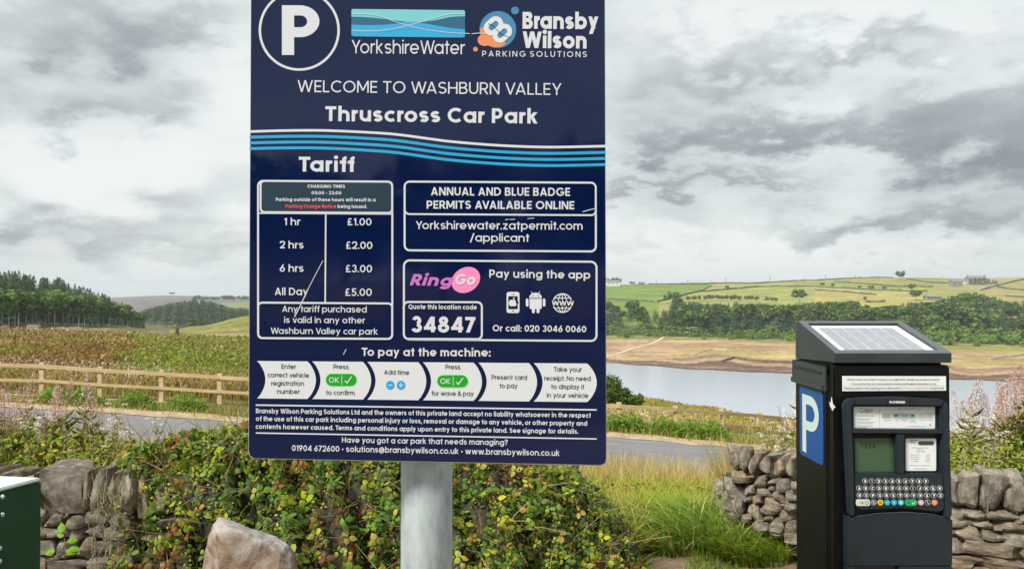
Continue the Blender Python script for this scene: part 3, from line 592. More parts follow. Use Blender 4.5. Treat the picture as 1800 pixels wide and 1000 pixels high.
    # tariff box
    def tl(pts, k=.0064, x0=453): return [(x, y + (x - x0) * k) for x, y in pts]
    def frame(x0, y0, x1, y1, r=9, k=.0064, w=3.4, off=.0006): P('border', M_white, lambda mb: line(mb, sgn, tl(rrect(x0, y0, x1, y1, r), k, x0), w, off, closed=True))
    frame(453.6, 318, 689.6, 594.2); frame(458, 318.2, 689.4, 373.0, 7, off=.0010)
    P('sticker', M_teal, lambda mb: sheet(mb, sgn, tl(rrect(459.5, 320, 688, 371.6, 6)), .0004))
    P('border', M_white, lambda mb: line(mb, sgn, tl([(455, 374.8), (688, 374.8)]), 2.4, .0008)); frame(453.8, 531.8, 689.4, 594, 7, off=.0013)
    P('border', M_white, lambda mb: line(mb, sgn, [(572.6, 376), (571.6, 532)], 2.6, .0009))
    T('CHARGING TIMES', 540.5, 330.2, 606.5, 330.6, 5.5, .21); T('05:00 - 23:00', 547.5, 341.8, 600, 342.1, 5.6, .2)
    T('Parking outside of these hours will result in a', 484.8, 353.6, 660, 354.4, 6.0, .2); T('Parking Charge Notice', 502, 365.6, 591, 365.9, 6.2, .2, M_red); T('being issued.', 593.5, 365.9, 645, 366.1, 6.2, .2)
    for a, b_, c in (((('1 hr', 499.5, 395.8, 527, 395.9)), ('£1.00', 610.5, 396.1, 653, 396.4), 12.6), (('2 hrs', 492, 436.5, 533.5, 436.8), ('£2.00', 608, 437.4, 654.5, 437.8), 12.8), (('6 hrs', 491.6, 477.6, 533.6, 477.8), ('£3.00', 607.5, 478.4, 654, 478.7), 12.9), (('All Day', 483, 518.6, 541, 518.9), ('£5.00', 606.6, 519.8, 653.5, 520.1), 13)):
        T(*a, c, .16); T(*b_, c, .15)
    T('Any tariff purchased', 496, 548.1, 644.5, 549.2, 10.8, .145); T('is valid in any other', 499.5, 567.4, 641, 568.3, 10.8, .145); T('Washburn Valley car park', 476, 586.5, 663.5, 587.9, 10.8, .145)
    # permits box
    frame(711.2, 319.4, 1047.4, 440.0, 9, .006); P('border', M_white, lambda mb: line(mb, sgn, tl(rrect(711.4, 319.6, 1047.2, 376.4, 8), .006, 711), 3, .0010, closed=True))
    T('ANNUAL AND BLUE BADGE', 757.5, 343.6, 1002, 344.7, 14.4, .18); T('PERMITS AVAILABLE ONLINE', 750, 366.9, 1009.5, 368.1, 14.2, .18)
    T('Yorkshirewater.zatpermit.com', 731, 402.8, 1024, 403.9, 14, .145); T('/applicant', 826.5, 424.6, 929.5, 425.2, 14, .145)
    # payment app box
    frame(710, 457.6, 1048.6, 596.6, 10, .0075); frame(709.8, 530.6, 847.0, 595.4, 8, .0035, off=.0010)
    T('Quote this location code', 718, 543, 838, 544, 8.2, .19); T('34847', 723, 583.4, 835.5, 584.2, 27.2, .21, track=.12)
    T('Ring', 720, 501.4, 792, 503, 20, .23, M_purp, slant=.26); 
    P('logo', M_pink, lambda mb: disc(mb, sgn, 818.8, 492, 26.5, 21.3, .0006, 0, 48, R(-32))); T('Go', 799, 500.3, 834, 501, 19, .22, M_offw, off=.0012, slant=.2)
    T('Pay using the app', 860, 487.8, 1037.5, 490, 14, .175)
    def phone(mb):
        line(mb, sgn, rrect(892, 514.5, 911.6, 548.6, 2.6), 3, .0006, 0, True); sheet(mb, sgn, [(892.6, 515), (911, 515), (911, 520.6), (892.6, 520.6)], .0007, 0); sheet(mb, sgn, [(892.6, 543.4), (911, 543.4), (911, 548.2), (892.6, 548.2)], .0007, 0)
        disc(mb, sgn, 901.8, 546, 1.5, 1.2, .0009, 1, 12); sheet(mb, sgn, [(899, 517), (904.4, 517), (904.4, 517.9), (899, 517.9)], .0009, 1)
        disc(mb, sgn, 899.2, 532.6, 5.0, 5.8, .0008, 0, 20); disc(mb, sgn, 903.8, 532.8, 4.6, 5.6, .0009, 0, 20); disc(mb, sgn, 908.8, 530.9, 2.5, 2.7, .0010, 1, 14); sheet(mb, sgn, [(901.6, 527), (902.2, 523.6), (904.8, 522.2), (904.2, 525.6)], .0008, 0)
    P('phone_icon', [M_offw, M_navy], phone)
    def robot(mb):
        sheet(mb, sgn, [(941.4 + 11.2 * math.cos(R(a)), 523.6 - 9.2 * math.sin(R(a))) for a in range(0, 181, 12)], .0006, 0)
        sheet(mb, sgn, [(930.8, 525), (952.2, 525), (952.2, 541), (950.6, 543), (932.4, 543), (930.8, 541)], .0006, 0)
        for x in (926.6, 956.4): sheet(mb, sgn, rrect(x - 2.3, 524.6, x + 2.3, 538.6, 2.2, 3), .0006, 0)
        for x in (937.6, 945.8): sheet(mb, sgn, rrect(x - 2.6, 541, x + 2.6, 550.4, 2.4, 3), .0007, 0); disc(mb, sgn, x - .6 + (.8 if x > 940 else 0), 519.8, 1.0, 1.0, .0009, 1, 10)
        line(mb, sgn, [(936.4, 516), (933.8, 512.4)], .9, .0007); line(mb, sgn, [(946.6, 516), (949.2, 512.4)], .9, .0007)
    P('robot_icon', [M_offw, M_navy], robot)
    def globe(mb):
        cx, cy, r = 988.6, 532.6, 16.6; arc = lambda rx, ry: [(cx + rx * math.cos(2 * math.pi * k / 36), cy + ry * math.sin(2 * math.pi * k / 36)) for k in range(36)]
        line(mb, sgn, arc(r, r - .4), 2, .0006, 0, True); line(mb, sgn, arc(7.5, r - .6), 1.5, .0007, 0, True); line(mb, sgn, [(cx, cy - r), (cx, cy + r)], 1.5, .0008)
        line(mb, sgn, [(cx - 13, cy - 8.6), (cx + 13, cy - 8.6)], 1.5, .0009); line(mb, sgn, [(cx - 13, cy + 8.8), (cx + 13, cy + 8.8)], 1.5, .0009)
        sheet(mb, sgn, [(cx - 17.5, cy - 4.8), (cx + 17.5, cy - 4.8), (cx + 17.5, cy + 5.2), (cx - 17.5, cy + 5.2)], .0011, 1); text(mb, 'WWW', cx - 18.5, cy + 4.2, cx + 19, cy + 4.4, 8, .2, sgn, .0013, track=.02)
    P('globe_icon', [M_offw, M_navy], globe)
    T('Or call: 020 3046 0060', 866, 582, 1030.5, 583.9, 11.2, .18); T('To pay at the machine:', 635.8, 625.2, 862, 626.4, 14.2, .19)
    # six steps
    yt = lambda x: 634.2 + (x - 452) * .0077; yb = lambda x: 699.9 + (x - 452) * .0112
    for xl, xn, xr, xt in ((451.8, 466.5, 540.4, 555.3), (548.8, 563.4, 637.8, 652.4), (645.6, 660.2, 735.2, 749.3), (743.4, 757.8, 832.4, 847.2), (841, 855.6, 929.8, 944), (938.2, 953.8, 1032, 1049)):
        left = [(xl + (xn - xl) * math.sin(math.pi * k / 12) ** .8, yt(xl) + (yb(xl) - yt(xl)) * k / 12) for k in range(13)]
        right = [(xr + (xt - xr) * math.sin(math.pi * k / 12) ** .8, yt(xr) + (yb(xr) - yt(xr)) * k / 12) for k in range(13)]
        mb = MB()
        for k in range(12): mb.face([sgn(*left[k], .0006), sgn(*left[k + 1], .0006), sgn(*right[k + 1], .0006), sgn(*right[k], .0006)])
        mb.build('arrow_panel', M_offw, root, recalc=False)
    B = lambda s, x0, x1, y, cap=8.2: T(s, x0, y, x1, y + (x1 - x0) * .01, cap, .13, M_blk, .0011)
    B('Enter', 494.5, 519.5, 647.9); B('correct vehicle', 470.5, 543, 662.6); B('registration', 476.6, 534, 677.1); B('number', 487, 526, 691.6)
    B('Press', 586, 612.5, 648.2); B('to confirm', 573, 623, 693.7); B('Add time', 675.2, 719, 658); B('Press', 783, 809, 648.6); B('for wave & pay', 758.5, 832, 694.9)
    B('Present card', 864, 926, 666.6); B('to pay', 878, 909, 681.6); B('Take your', 973.2, 1022, 652.7); B('receipt. No need', 956.6, 1038, 668.4); B('to display it', 968.6, 1026.5, 683.1); B('in your vehicle', 961, 1034, 698.2)
    for x0, y0 in ((571.8, 655.9), (767.6, 658.2)):
        def pill(mb):
            sheet(mb, sgn, rrect(x0, y0, x0 + 55.8, y0 + 23, 11.4), .0009, 1); sheet(mb, sgn, rrect(x0 + 1, y0 + 1, x0 + 54.8, y0 + 22, 10.4), .0011, 0)
            text(mb, 'OK', x0 + 6.4, y0 + 16.2, x0 + 23.6, y0 + 16.4, 9.4, .15, sgn, .0013, 2); line(mb, sgn, [(x0 + 29, y0 + 3), (x0 + 29, y0 + 20)], 1, .0013, 2)
            line(mb, sgn, [(x0 + 34.4, y0 + 12.6), (x0 + 38.2, y0 + 17), (x0 + 46.4, y0 + 5.6)], 1.9, .0014, 2)
        P('button_print', [M_green, M_lime, M_white], pill)
    for x, plus in ((686, 0), (704.9, 1)):
        def pm(mb):
            disc(mb, sgn, x, 676.8, 7.5, 7.9, .0009, 0, 24); line(mb, sgn, [(x - 3.8, 676.8), (x + 3.8, 676.8)], 1.7, .0011, 1)
            if plus: line(mb, sgn, [(x, 672.8), (x, 680.8)], 1.7, .0012, 1)
        P('button_print', [M_t3, M_white], pm)
    P('rule', M_white, lambda mb: line(mb, sgn, [(449.6, 711.6), (1049, 720)], 2.5, .0006)); P('rule', M_white, lambda mb: line(mb, sgn, [(449.6, 760.6), (1049, 771)], 2.3, .0006))
    T('Bransby Wilson Parking Solutions Ltd and the owners of this private land accept no liability whatsoever in the respect', 449.8, 725.8, 1038, 733.8, 8.2, .19)
    T('of the use of this car park including personal injury or loss, removal or damage to any vehicle, or other property and', 449.8, 739.4, 1032, 747.9, 8.2, .19)
    T('contents however caused. Terms and conditions apply upon entry to this private land. See signage for details.', 449.4, 753.2, 1016.5, 762, 8.2, .19)
    T('Have you got a car park that needs managing?', 601, 777.4, 892, 782, 9.6, .165); T('01904 672600 • solutions@bransbywilson.co.uk • www.bransbywilson.co.uk', 513, 791.9, 983, 800.9, 10.2, .165)
    for p, w in (([(567.6, 458), (545, 501), (535, 522)], 1.1), ([(535, 522), (525, 543), (517.6, 557)], 1.6), ([(608.6, 613.6), (603.4, 623)], 1.1), ([(1024, 372.4), (1034, 369.6), (1047, 366.4)], 1.3), ([(888, 386.6), (894, 385.6)], 1.2), ([(896, 386), (905, 385.4)], 1.2), ([(927, 384.4), (939, 383.4)], 1.0), ([(817.4, 58.8), (826, 60)], 1), ([(829, 60), (842, 58.6), (855, 59.6)], 1.1)):
        P('scratch', M_white, lambda mb: line(mb, sgn, p, w, .0015))
build_sign()

# ------------------------------------------------------------------ the pay machine
M_mblk = plain('black_powder_coat', (.004, .004, .005), .38, spec=.22, var=.15, vscale=12, bump=.1, bscale=900)
M_mdk = plain('dark_grey_plastic', (.014, .022, .028), .5, spec=.35, var=.12, vscale=18, bump=.15, bscale=1200)
M_mlid = plain('grey_green_lid', (.026, .036, .038), .45, var=.2, vscale=9, bump=.1, bscale=900)
M_rim = plain('lid_rim_grey', (.085, .09, .105), .45, var=.1, vscale=14)
M_lbl = plain('white_label', (.70, .73, .74), .45); M_ink = plain('label_ink', (.05, .055, .07), .6); M_greyink = plain('faint_ink', (.32, .34, .37), .6); M_redink = plain('red_ink', (.62, .33, .33), .6)
M_lcd = plain('green_lcd', lin(58, 84, 60), .12, spec=.6); M_lcdt = plain('lcd_segments', lin(18, 30, 22), .3); M_pblue = plain('parking_blue', lin(0, 72, 138), .3); M_plite = plain('reflective_white', lin(185, 205, 205), .4)
M_cell = plain('solar_cell', (.26, .265, .30), .2, spec=.8, var=.15, vscale=60); M_cellw = plain('solar_backing', (.74, .75, .78), .25); M_keyring = plain('key_grey', (.30, .32, .33), .5); M_keyblk = plain('key_black', (.02, .022, .024), .4)  # solar cell grey lightened: sky reflection put into its colour
M_kcol = {k: plain('key_' + k, lin(*v), .4) for k, v in dict(yellow=(225, 185, 50), blue=(35, 160, 195), aqua=(50, 175, 190), green=(20, 155, 95), pink=(205, 150, 170), orange=(215, 130, 100), white=(205, 208, 195), grey=(110, 108, 110)).items()}
def build_machine():
    X0, X1, Y0, Y1 = .8693, 1.187, 2.10, 2.379
    root = empty('pay_machine', ((X0 + X1) / 2, (Y0 + Y1) / 2, 0), 'black solar powered parking pay machine with keypad, screen and blue P panel', 'pay machine')
    def fr(y): return lambda px, py, off=0: at(px, py, y - off)
    f0, f1, f2 = fr(Y0), fr(2.086), fr(2.066)
    sd_ = lambda px, py, off=0: at_side(px, py, X0 - .001 - off)
    mk = lambda name, mats, fn, par=root, bevel=0, recalc=True: (lambda mb: (fn(mb), mb.build(name, mats, par, origin=root.location if par is not root else None, bevel=bevel, recalc=recalc))[1])(MB())
    def child(name, mats, fn, par, **k):      # a sub-part: same origin as its part
        mb = MB(); fn(mb); return mb.build(name, mats, par, origin=root.location, **k)
    zt = 1.4116
    mk('cabinet', M_mblk, lambda mb: mb.box(X0 + .012, X1 - .002, Y0 + .03, Y1, 0, zt + .004), bevel=.004)
    mk('side_panel', M_mblk, lambda mb: mb.box(X0, X0 + .0115, Y0 + .045, Y1 - .003, .01, zt - .004), bevel=.002)
    mk('door', M_mblk, lambda mb: mb.box(X0 + .002, X1, Y0, Y0 + .029, .012, zt), bevel=.004)
    mk('hinge_strip', M_mblk, lambda mb: mb.tube([(X0 + .004, Y0 + .036, .02), (X0 + .004, Y0 + .036, zt - .03)], .005, 8))
    # plinth
    mk('plinth', M_mblk, lambda mb: mb.box(X0 - .012, X1 + .012, Y0 - .012, Y1 + .012, -.05, .035), bevel=.005)
    # collar round the side
    def collar(mb):
        mb.box(X0 - .006, X0 - .0012, Y0 + .035, Y1 + .004, 1.337, 1.404); mb.box(X0 - .011, X0 - .0061, Y0 + .05, Y1 + .008, 1.337, 1.352); mb.box(X0 - .0085, X0 - .0061, Y0 + .06, Y1 - .0, 1.382, 1.388)
        mb.box(X0 - .006, X1 + .004, Y1 + .0045, Y1 + .010, 1.337, 1.404)
    mk('collar', M_mlid, collar, bevel=.0015)
    # lid: wedge with a sunk solar panel
    prof = [(Y0 - .004, 1.4195), (Y0 - .005, 1.445), (Y0 + .006, 1.4505), (Y1 - .03, 1.519), (Y1 - .012, 1.523), (Y1 + .003, 1.514), (Y1 + .006, 1.500), (Y1 + .006, 1.408), (Y0 + .03, 1.4195)]
    xl, xr = X0 + .004, X1 + .002
    def topz(y): return 1.4505 + (y - (Y0 + .006)) / (Y1 - .03 - Y0 - .006) * (1.519 - 1.4505)
    ya, yb_ = Y0 + .014, Y1 - .034; xa, xb = xl + .021, xr - .024
    def lid(mb):
        n = len(prof)
        for x, flip in ((xl, 0), (xr, 1)): mb.face([(x, y, z) for y, z in (prof if flip else prof[::-1])], 0)
        for i in range(n):
            j = (i + 1) % n
            if i == 2:   # sloping top with an opening
                y0, z0, y1, z1 = *prof[2], *prof[3]
                for q in (((xl, y0), (xr, y0), (xr, ya), (xl, ya)), ((xl, yb_), (xr, yb_), (xr, y1), (xl, y1)), ((xl, ya), (xa, ya), (xa, yb_), (xl, yb_)), ((xb, ya), (xr, ya), (xr, yb_), (xb, yb_))):
                    mb.face([(x, y, topz(y)) for x, y in q], 1)
                for (p, q) in (((xa, ya), (xb, ya)), ((xb, ya), (xb, yb_)), ((xb, yb_), (xa, yb_)), ((xa, yb_), (xa, ya))):
                    mb.face([(*p, topz(p[1])), (*q, topz(q[1])), (*q, topz(q[1]) - .012), (*p, topz(p[1]) - .012)], 0)
            else:
                m = 1 if i in (1, 3, 4) else 0
                mb.face([(xl, *prof[i]), (xr, *prof[i]), (xr, *prof[j]), (xl, *prof[j])], m)
    mk('lid', [M_mlid, M_rim], lid, recalc=False)
    def panel(mb): mb.face([(xa - .001, ya, topz(ya) - .0085), (xb + .001, ya, topz(ya) - .0085), (xb + .001, yb_, topz(yb_) - .0085), (xa - .001, yb_, topz(yb_) - .0085)])
    sp = mk('solar_panel', M_cellw, panel)
    pw = xb - xa
    for k in range(6):
        for j in range(4):
            u0, u1 = .085 + k * .83 / 6 + .004, .085 + (k + 1) * .83 / 6 - .004; v0, v1 = .01 + j * .225 + .001, .01 + (j + 1) * .225 - .001
            child('solar_cell', M_cell, lambda mb: mb.face([(xa + pw * u, ya + (yb_ - ya) * v, topz(ya + (yb_ - ya) * v) - .0078) for u, v in ((u0, v0), (u1, v0), (u1, v1), (u0, v1))]), sp)
    # blue P
    pp = mk('parking_panel', M_pblue, lambda mb: mb.prism([Vector((X0 - .0005, y, z)) for y, z in rrect(2.163, 1.126, 2.338, 1.331, .012)], (-.0015, 0, 0)))
    def sideP(mb):
        o = X0 - .0028; Yp = lambda u: 2.315 - u * .125; Zp = lambda v: 1.139 + v * .170
        def f(pts, dx=0): mb.face([(o - dx, Yp(u), Zp(v)) for u, v in pts])
        f([(0, 0), (.24, 0), (.24, 1), (0, 1)])
        outer = [(.23, 1)] + [(.5 + .5 * math.cos(R(a)), .70 + .30 * math.sin(R(a))) for a in range(90, -91, -12)] + [(.23, .40)]
        inner = [(.23, .84)] + [(.5 + .25 * math.cos(R(a)), .70 + .14 * math.sin(R(a))) for a in range(90, -91, -12)] + [(.23, .56)]
        for i in range(len(outer) - 1): f([outer[i], outer[i + 1], inner[i + 1], inner[i]], .0001)
    child('lettering', M_plite, sideP, pp, recalc=False)
    # bird dropping on the door edge
    mk('bird_dropping', M_lbl, lambda mb: mb.prism([f0(x, y, .002) for x, y in ((1458, 706), (1461, 709), (1462, 698), (1464, 709), (1469, 716), (1466, 717), (1464, 722), (1460, 715))], (0, .003, 0)))
    # instruction strip
    st = mk('instruction_strip', M_lbl, lambda mb: mb.prism([f0(x, y, .0012) for x, y in ((1480.6, 660.6), (1662.8, 661), (1663.2, 686.2), (1480.8, 687.2))], (0, .001, 0)))
    def strip(mb):
        text(mb, 'Please check your ticket to ensure your registration details are entered correctly.', 1489.5, 668.4, 1652, 668.6, 3.2, .16, f0, .0015, 0, seg=.5)
        text(mb, 'If you encounter any issues please email enquiries@bransbywilson.co.uk', 1497, 676, 1646, 676, 3.2, .16, f0, .0015, 0, seg=.5)
        text(mb, 'Parking outside of the opening hours will result in a', 1483.5, 683.9, 1586, 683.7, 3.2, .16, f0, .0015, 0, seg=.5); text(mb, 'Parking Charge Notice', 1588, 683.7, 1633, 683.5, 3.2, .16, f0, .0015, 1, seg=.5)
        text(mb, 'being issued.', 1635, 683.5, 1660, 683.4, 3.2, .16, f0, .0015, 0, seg=.5); line(mb, f0, [(1483, 678.3), (1661, 678)], .35, .0015, 2)
    child('lettering', [M_ink, M_redink, M_greyink], strip, st, recalc=False)
    # fascia: base plate and raised frame
    mk('fascia', M_mdk, lambda mb: mb.prism([f1(x, y) for x, y in [(1486, 712), (1490, 706), (1496, 703), (1570, 699.5), (1655, 703), (1664, 706), (1667, 714), (1672, 905), (1585, 900), (1497, 907), (1493, 903)]], (0, .0135, 0)), bevel=.002)
    def rim(mb):
        for poly in ([(1484, 714), (1486.5, 706), (1493, 701.5), (1502, 700), (1502, 712), (1497.5, 716), (1502, 840), (1503, 906.4), (1496.5, 908), (1493, 903)],
                     [(1502.3, 700), (1570, 697.8), (1655, 702), (1662, 704.8), (1655, 714.5), (1570, 712.4), (1502.3, 712)],
                     [(1662.3, 705), (1668, 711), (1670, 760), (1674.5, 906), (1669, 912), (1660.5, 909), (1657.5, 840), (1655.5, 714.8)]):
            mb.prism([f2(x, y) for x, y in poly], (0, .020, 0))
    mk('fascia_rim', M_mdk, rim, bevel=.003)
    mk('shelf', M_mdk, lambda mb: mb.prism([f2(x, y, .003) for x, y in [(1498.5, 756), (1500, 753.8), (1655, 755.4), (1656.5, 757.5), (1656.6, 762.2), (1499, 761.2)]], (0, .0225, 0)), bevel=.0015)
    mk('divider', M_mdk, lambda mb: mb.prism([f2(x, y) for x, y in [(1575.5, 762.3), (1590, 762.5), (1590.5, 832), (1577, 832)]], (0, .0195, 0)), bevel=.0015)
    mk('keypad_panel', M_mdk, lambda mb: mb.prism([f2(x, y, .001) for x, y in [(1503.3, 833), (1657.2, 832.4), (1660.2, 893), (1655, 898.4), (1645, 899), (1585, 892.5), (1515, 896), (1507, 892), (1504, 884)]], (0, .0205, 0)), bevel=.002)
    bd = mk('badge', M_keyblk, lambda mb: mb.prism([f2(x, y, .0035) for x, y in rrect(1560.5, 699.2, 1597.8, 711.6, 1.5, 3)], (0, .004, 0)))
    child('lettering', M_lbl, lambda mb: text(mb, 'FLOWBIRD', 1563.6, 708.3, 1591, 708.5, 3.8, .28, f2, .0046, seg=.6), bd, recalc=False)
    ip = mk('instruction_panel', M_lbl, lambda mb: mb.prism([f1(x, y, .0012) for x, y in rrect(1500.8, 714.6, 1643.6, 752.8, 1.8, 3)], (0, .001, 0)))
    def ipt(mb):
        line(mb, f1, [(1514.6 + 3.4 * math.cos(k / 2.5), 721 + 3.4 * math.sin(k / 2.5)) for k in range(15)], .7, .0016, 0)
        text(mb, 'Bransby', 1519.8, 720.7, 1535, 720.8, 2.5, .24, f1, .0016, 0, seg=.5); text(mb, 'Wilson', 1519.8, 724.4, 1532.4, 724.5, 2.5, .24, f1, .0016, 0, seg=.5)
        text(mb, 'CONDITIONS OF USE', 1508.5, 731.2, 1536, 731.4, 1.8, .2, f1, .0016, 1, seg=.4)
        for y, a in ((735.4, 24), (737.6, 20), (741.6, 30), (743.8, 26), (748, 26), (750.2, 16)): line(mb, f1, [(1508, y), (1508 + a, y + .2)], .7, .0016, 2)
        text(mb, 'WELCOME INSTRUCTIONS', 1578, 719.6, 1618, 719.8, 2.2, .2, f1, .0016, 1, seg=.4); line(mb, f1, [(1546.4, 715.4), (1546, 752)], .4, .0016, 2)
        sheet(mb, f1, [(1550.6, 726), (1640, 726.4), (1640, 735.6), (1550.6, 735.2)], .0015, 4); sheet(mb, f1, [(1551.2, 726.8), (1565, 726.9), (1565, 734.3), (1551.2, 734.2)], .0018, 1)
        for x in (1575, 1604.6): sheet(mb, f1, rrect(x - 3.8, 727.8, x + 3.8, 732.4, 2.2, 3), .0018, 3)
        for x in (1587, 1592.6): line(mb, f1, [(x + 1.9 * math.cos(k * .7), 730.2 + 1.9 * math.sin(k * .7)) for k in range(10)], 1, .0018, 5)
        for x in (1620.6, 1634.6): line(mb, f1, [(x + 2.2 * math.cos(k * .7), 730.4 + 2.2 * math.sin(k * .7)) for k in range(8)], .5, .0018, 2)
        for x, a in ((1553, 14), (1573, 6), (1584.6, 9), (1602, 6), (1616, 11), (1630, 9)): line(mb, f1, [(x, 737.8), (x + a, 738)], .6, .0018, 2)
        line(mb, f1, [(1599, 740.8), (1610, 741)], .6, .0018, 2); line(mb, f1, [(1554.6, 740.4), (1558.6, 740.4)], .6, .0018, 2); line(mb, f1, [(1596, 749), (1629, 749.4)], .6, .0018, 2); line(mb, f1, [(1635 + 1.7 * math.cos(k), 746.6 + 1.7 * math.sin(k)) for k in range(7)], .7, .0018, 1)
    child('lettering', [M_ink, M_greyink, M_keyring, M_kcol['green'], plain('pale_grey_ink', (.5, .52, .53), .6), M_kcol['blue']], ipt, ip, recalc=False)
    sc_ = mk('screen', M_lcd, lambda mb: mb.prism([f1(x, y, .0015) for x, y in [(1502.2, 770), (1572, 769.4), (1573.6, 829), (1503.4, 829.8)]], (0, .0012, 0)))
    def digits(mb):
        for ch, x in zip('1554', (1513.4, 1519.4, 1526.6, 1533.6)):
            text(mb, ch, x, 787, x + (4.6 if ch != '1' else 2), 787, 8.4, .13, f1, .0019, slant=.12, seg=.5)
    child('lettering', M_lcdt, digits, sc_, recalc=False)
    mk('screen_surround', M_mblk, lambda mb: [mb.prism([f1(x, y, .0034) for x, y in p], (0, .0030, 0)) for p in ([(1499, 763), (1575.4, 762.6), (1575.4, 769.4), (1502.2, 770), (1499, 768)], [(1572.2, 769.6), (1575.8, 769.6), (1576.8, 831), (1573.8, 829)])])
    cp = mk('tariff_card', M_lbl, lambda mb: mb.prism([f1(x, y, .006) for x, y in rrect(1592, 770.4, 1645.6, 827, 2.4, 3)], (0, .0055, 0)))
    def card(mb):
        sheet(mb, f1, rrect(1613.8, 775, 1641.8, 782, 3.2, 4), .0064, 0); text(mb, 'Bransby', 1599.6, 774.6, 1613, 774.7, 2.2, .24, f1, .0064, 0, seg=.4); text(mb, 'Wilson', 1599.6, 778.2, 1610.6, 778.3, 2.2, .24, f1, .0064, 0, seg=.4)
        line(mb, f1, [(1595.4 + 2.6 * math.cos(k / 2), 775 + 2.6 * math.sin(k / 2)) for k in range(12)], .6, .0064, 0)
        text(mb, 'Monday to Sunday', 1604, 787.4, 1631, 787.5, 2.0, .18, f1, .0064, 1, seg=.4); text(mb, 'Pricing', 1613.4, 790.8, 1622.6, 790.9, 2.0, .18, f1, .0064, 1, seg=.4); text(mb, '05:00 - 23:00', 1610, 794.4, 1625.6, 794.4, 2.0, .18, f1, .0064, 1, seg=.4)
        for (a, b_, y) in (('Up to 1 hour', '£1.00', 800), ('Up to 2 hours', '£2.00', 803.8), ('Up to 6 hours', '£3.00', 807.6), ('All day', '£5.00', 811.2)):
            text(mb, a, 1601 + (4 if a == 'All day' else 0), y, 1616 - (3 if a == 'All day' else 0), y, 2.0, .18, f1, .0064, 1, seg=.4); text(mb, b_, 1627, y, 1634.6, y, 2.0, .18, f1, .0064, 1, seg=.4)
        line(mb, f1, [(1599, 817.6), (1636, 817.8)], .7, .0064, 1); line(mb, f1, [(1606, 823.4), (1629, 823.6)], .8, .0064, 1)
    child('lettering', [M_ink, M_greyink], card, cp, recalc=False)
    # keys
    fk = lambda px, py, off=0: at(px, py, 2.065 - .0012 - off)
    def key(x, y, ch, ring=M_keyring, face=M_keyblk, ink=M_lbl, r=5.1):
        def fn(mb):
            mb.prism([fk(x + r * math.cos(2 * math.pi * k / 18), y + r * math.sin(2 * math.pi * k / 18), .0012) for k in range(18)], (0, .0014, 0), 0)
            disc(mb, fk, x, y, r - .8, r - .8, .0014, 1, 16)
            if len(ch) == 1 and ch not in ' ': text(mb, ch, x - (1.9 if ch not in 'I1' else .5), y + 2.6, x + (1.9 if ch not in 'I1' else .5), y + 2.6, 5.2, .27, fk, .0017, 2, seg=.6)
            elif ch == 'minus': line(mb, fk, [(x - 2, y), (x + 2, y)], 1, .0017, 2)
            elif ch == 'plus': line(mb, fk, [(x - 2, y), (x + 2, y)], 1, .0017, 2); line(mb, fk, [(x, y - 2), (x, y + 2)], 1, .0018, 2)
            elif ch == 'cross': line(mb, fk, [(x - 2.4, y - 2.4), (x + 2.4, y + 2.4)], 1.3, .0017, 2); line(mb, fk, [(x + 2.4, y - 2.4), (x - 2.4, y + 2.4)], 1.3, .0018, 2)
            elif ch == 'bars': [line(mb, fk, [(x - 2.6, y + q), (x + 2.6, y + q)], .8, .0017, 2) for q in (-1.6, .2, 2)]
            elif ch == 'chair': disc(mb, fk, x - .6, y - 2.4, .8, .8, .0017, 2, 8); line(mb, fk, [(x - .6, y - 1.4), (x - .4, y + 1), (x + 1.6, y + 1.2), (x + 2.4, y + 2.8)], .8, .0017, 2)
        mb = MB(); fn(mb); mb.build('key', [ring, face, ink], root, recalc=False)
    for i, c in enumerate('0123456789'): key(1521 + i * 11.85, 845.4 + i * .02, c)
    for i, c in enumerate('ABCDEFGHIJKLM'): key(1510.2 + i * 11.83, 857.8 + i * .02, c)
    for i, c in enumerate('NOPQRSTUVWXYZ'): key(1511.2 + i * 11.85, 870.2 + i * .02, c)
    K = M_kcol
    for x, c, m, ink in ((1536, 'chair', K['grey'], K['white']), (1547.8, 'bars', K['yellow'], M_keyblk), (1559.8, 'minus', K['blue'], M_lbl), (1571.8, 'plus', K['blue'], M_lbl), (1583.8, 'cross', K['aqua'], M_lbl), (1619.2, 'cross', K['pink'], M_lbl), (1631, 'chair', M_keyblk, M_lbl), (1643, 'minus', K['orange'], M_lbl)):
        key(x, 882.8, c, M_keyring if c == 'chair' else m, m if c != 'chair' or x < 1600 else M_keyblk, ink)
    def pillk(x0, x1, m, fn):
        mb = MB(); mb.prism([fk(x, y, .0012) for x, y in rrect(x0, 877.2, x1, 888.6, 5.4 if m is K['green'] else 3.4, 4)], (0, .0014, 0)); fn(mb); mb.build('key', [m, M_lbl, M_keyblk], root, recalc=False)
    pillk(1590.8, 1612.6, K['green'], lambda mb: (line(mb, fk, [(1603.4, 883), (1605.4, 885.2), (1609, 880.8)], 1.1, .0016, 1), line(mb, fk, [(1595, 883), (1599.6, 883)], 1, .0016, 2)))
    pillk(1504.8, 1529.4, K['white'], lambda mb: (line(mb, fk, [(1514.4, 880.6), (1517, 882.9), (1514.4, 885.2)], 1.2, .0016, 2), line(mb, fk, [(1510.6, 881.4), (1512.2, 882.9), (1510.6, 884.4)], .6, .0016, 2), line(mb, fk, [(1523.6 + 3.2 * math.cos(-1 + k * .45), 882.9 + 3.2 * math.sin(-1 + k * .45)) for k in range(12)], .8, .0016, 2), line(mb, fk, [(1523.6, 879), (1523.6, 882.6)], .8, .0017, 2)))
    # lower door
    top = [(1489, 906), (1497, 911.5), (1502, 908), (1540, 901.6), (1590, 899.2), (1632, 902), (1666, 909), (1675, 914)]
    z_b = at(1590, 993.5, 2.075).z
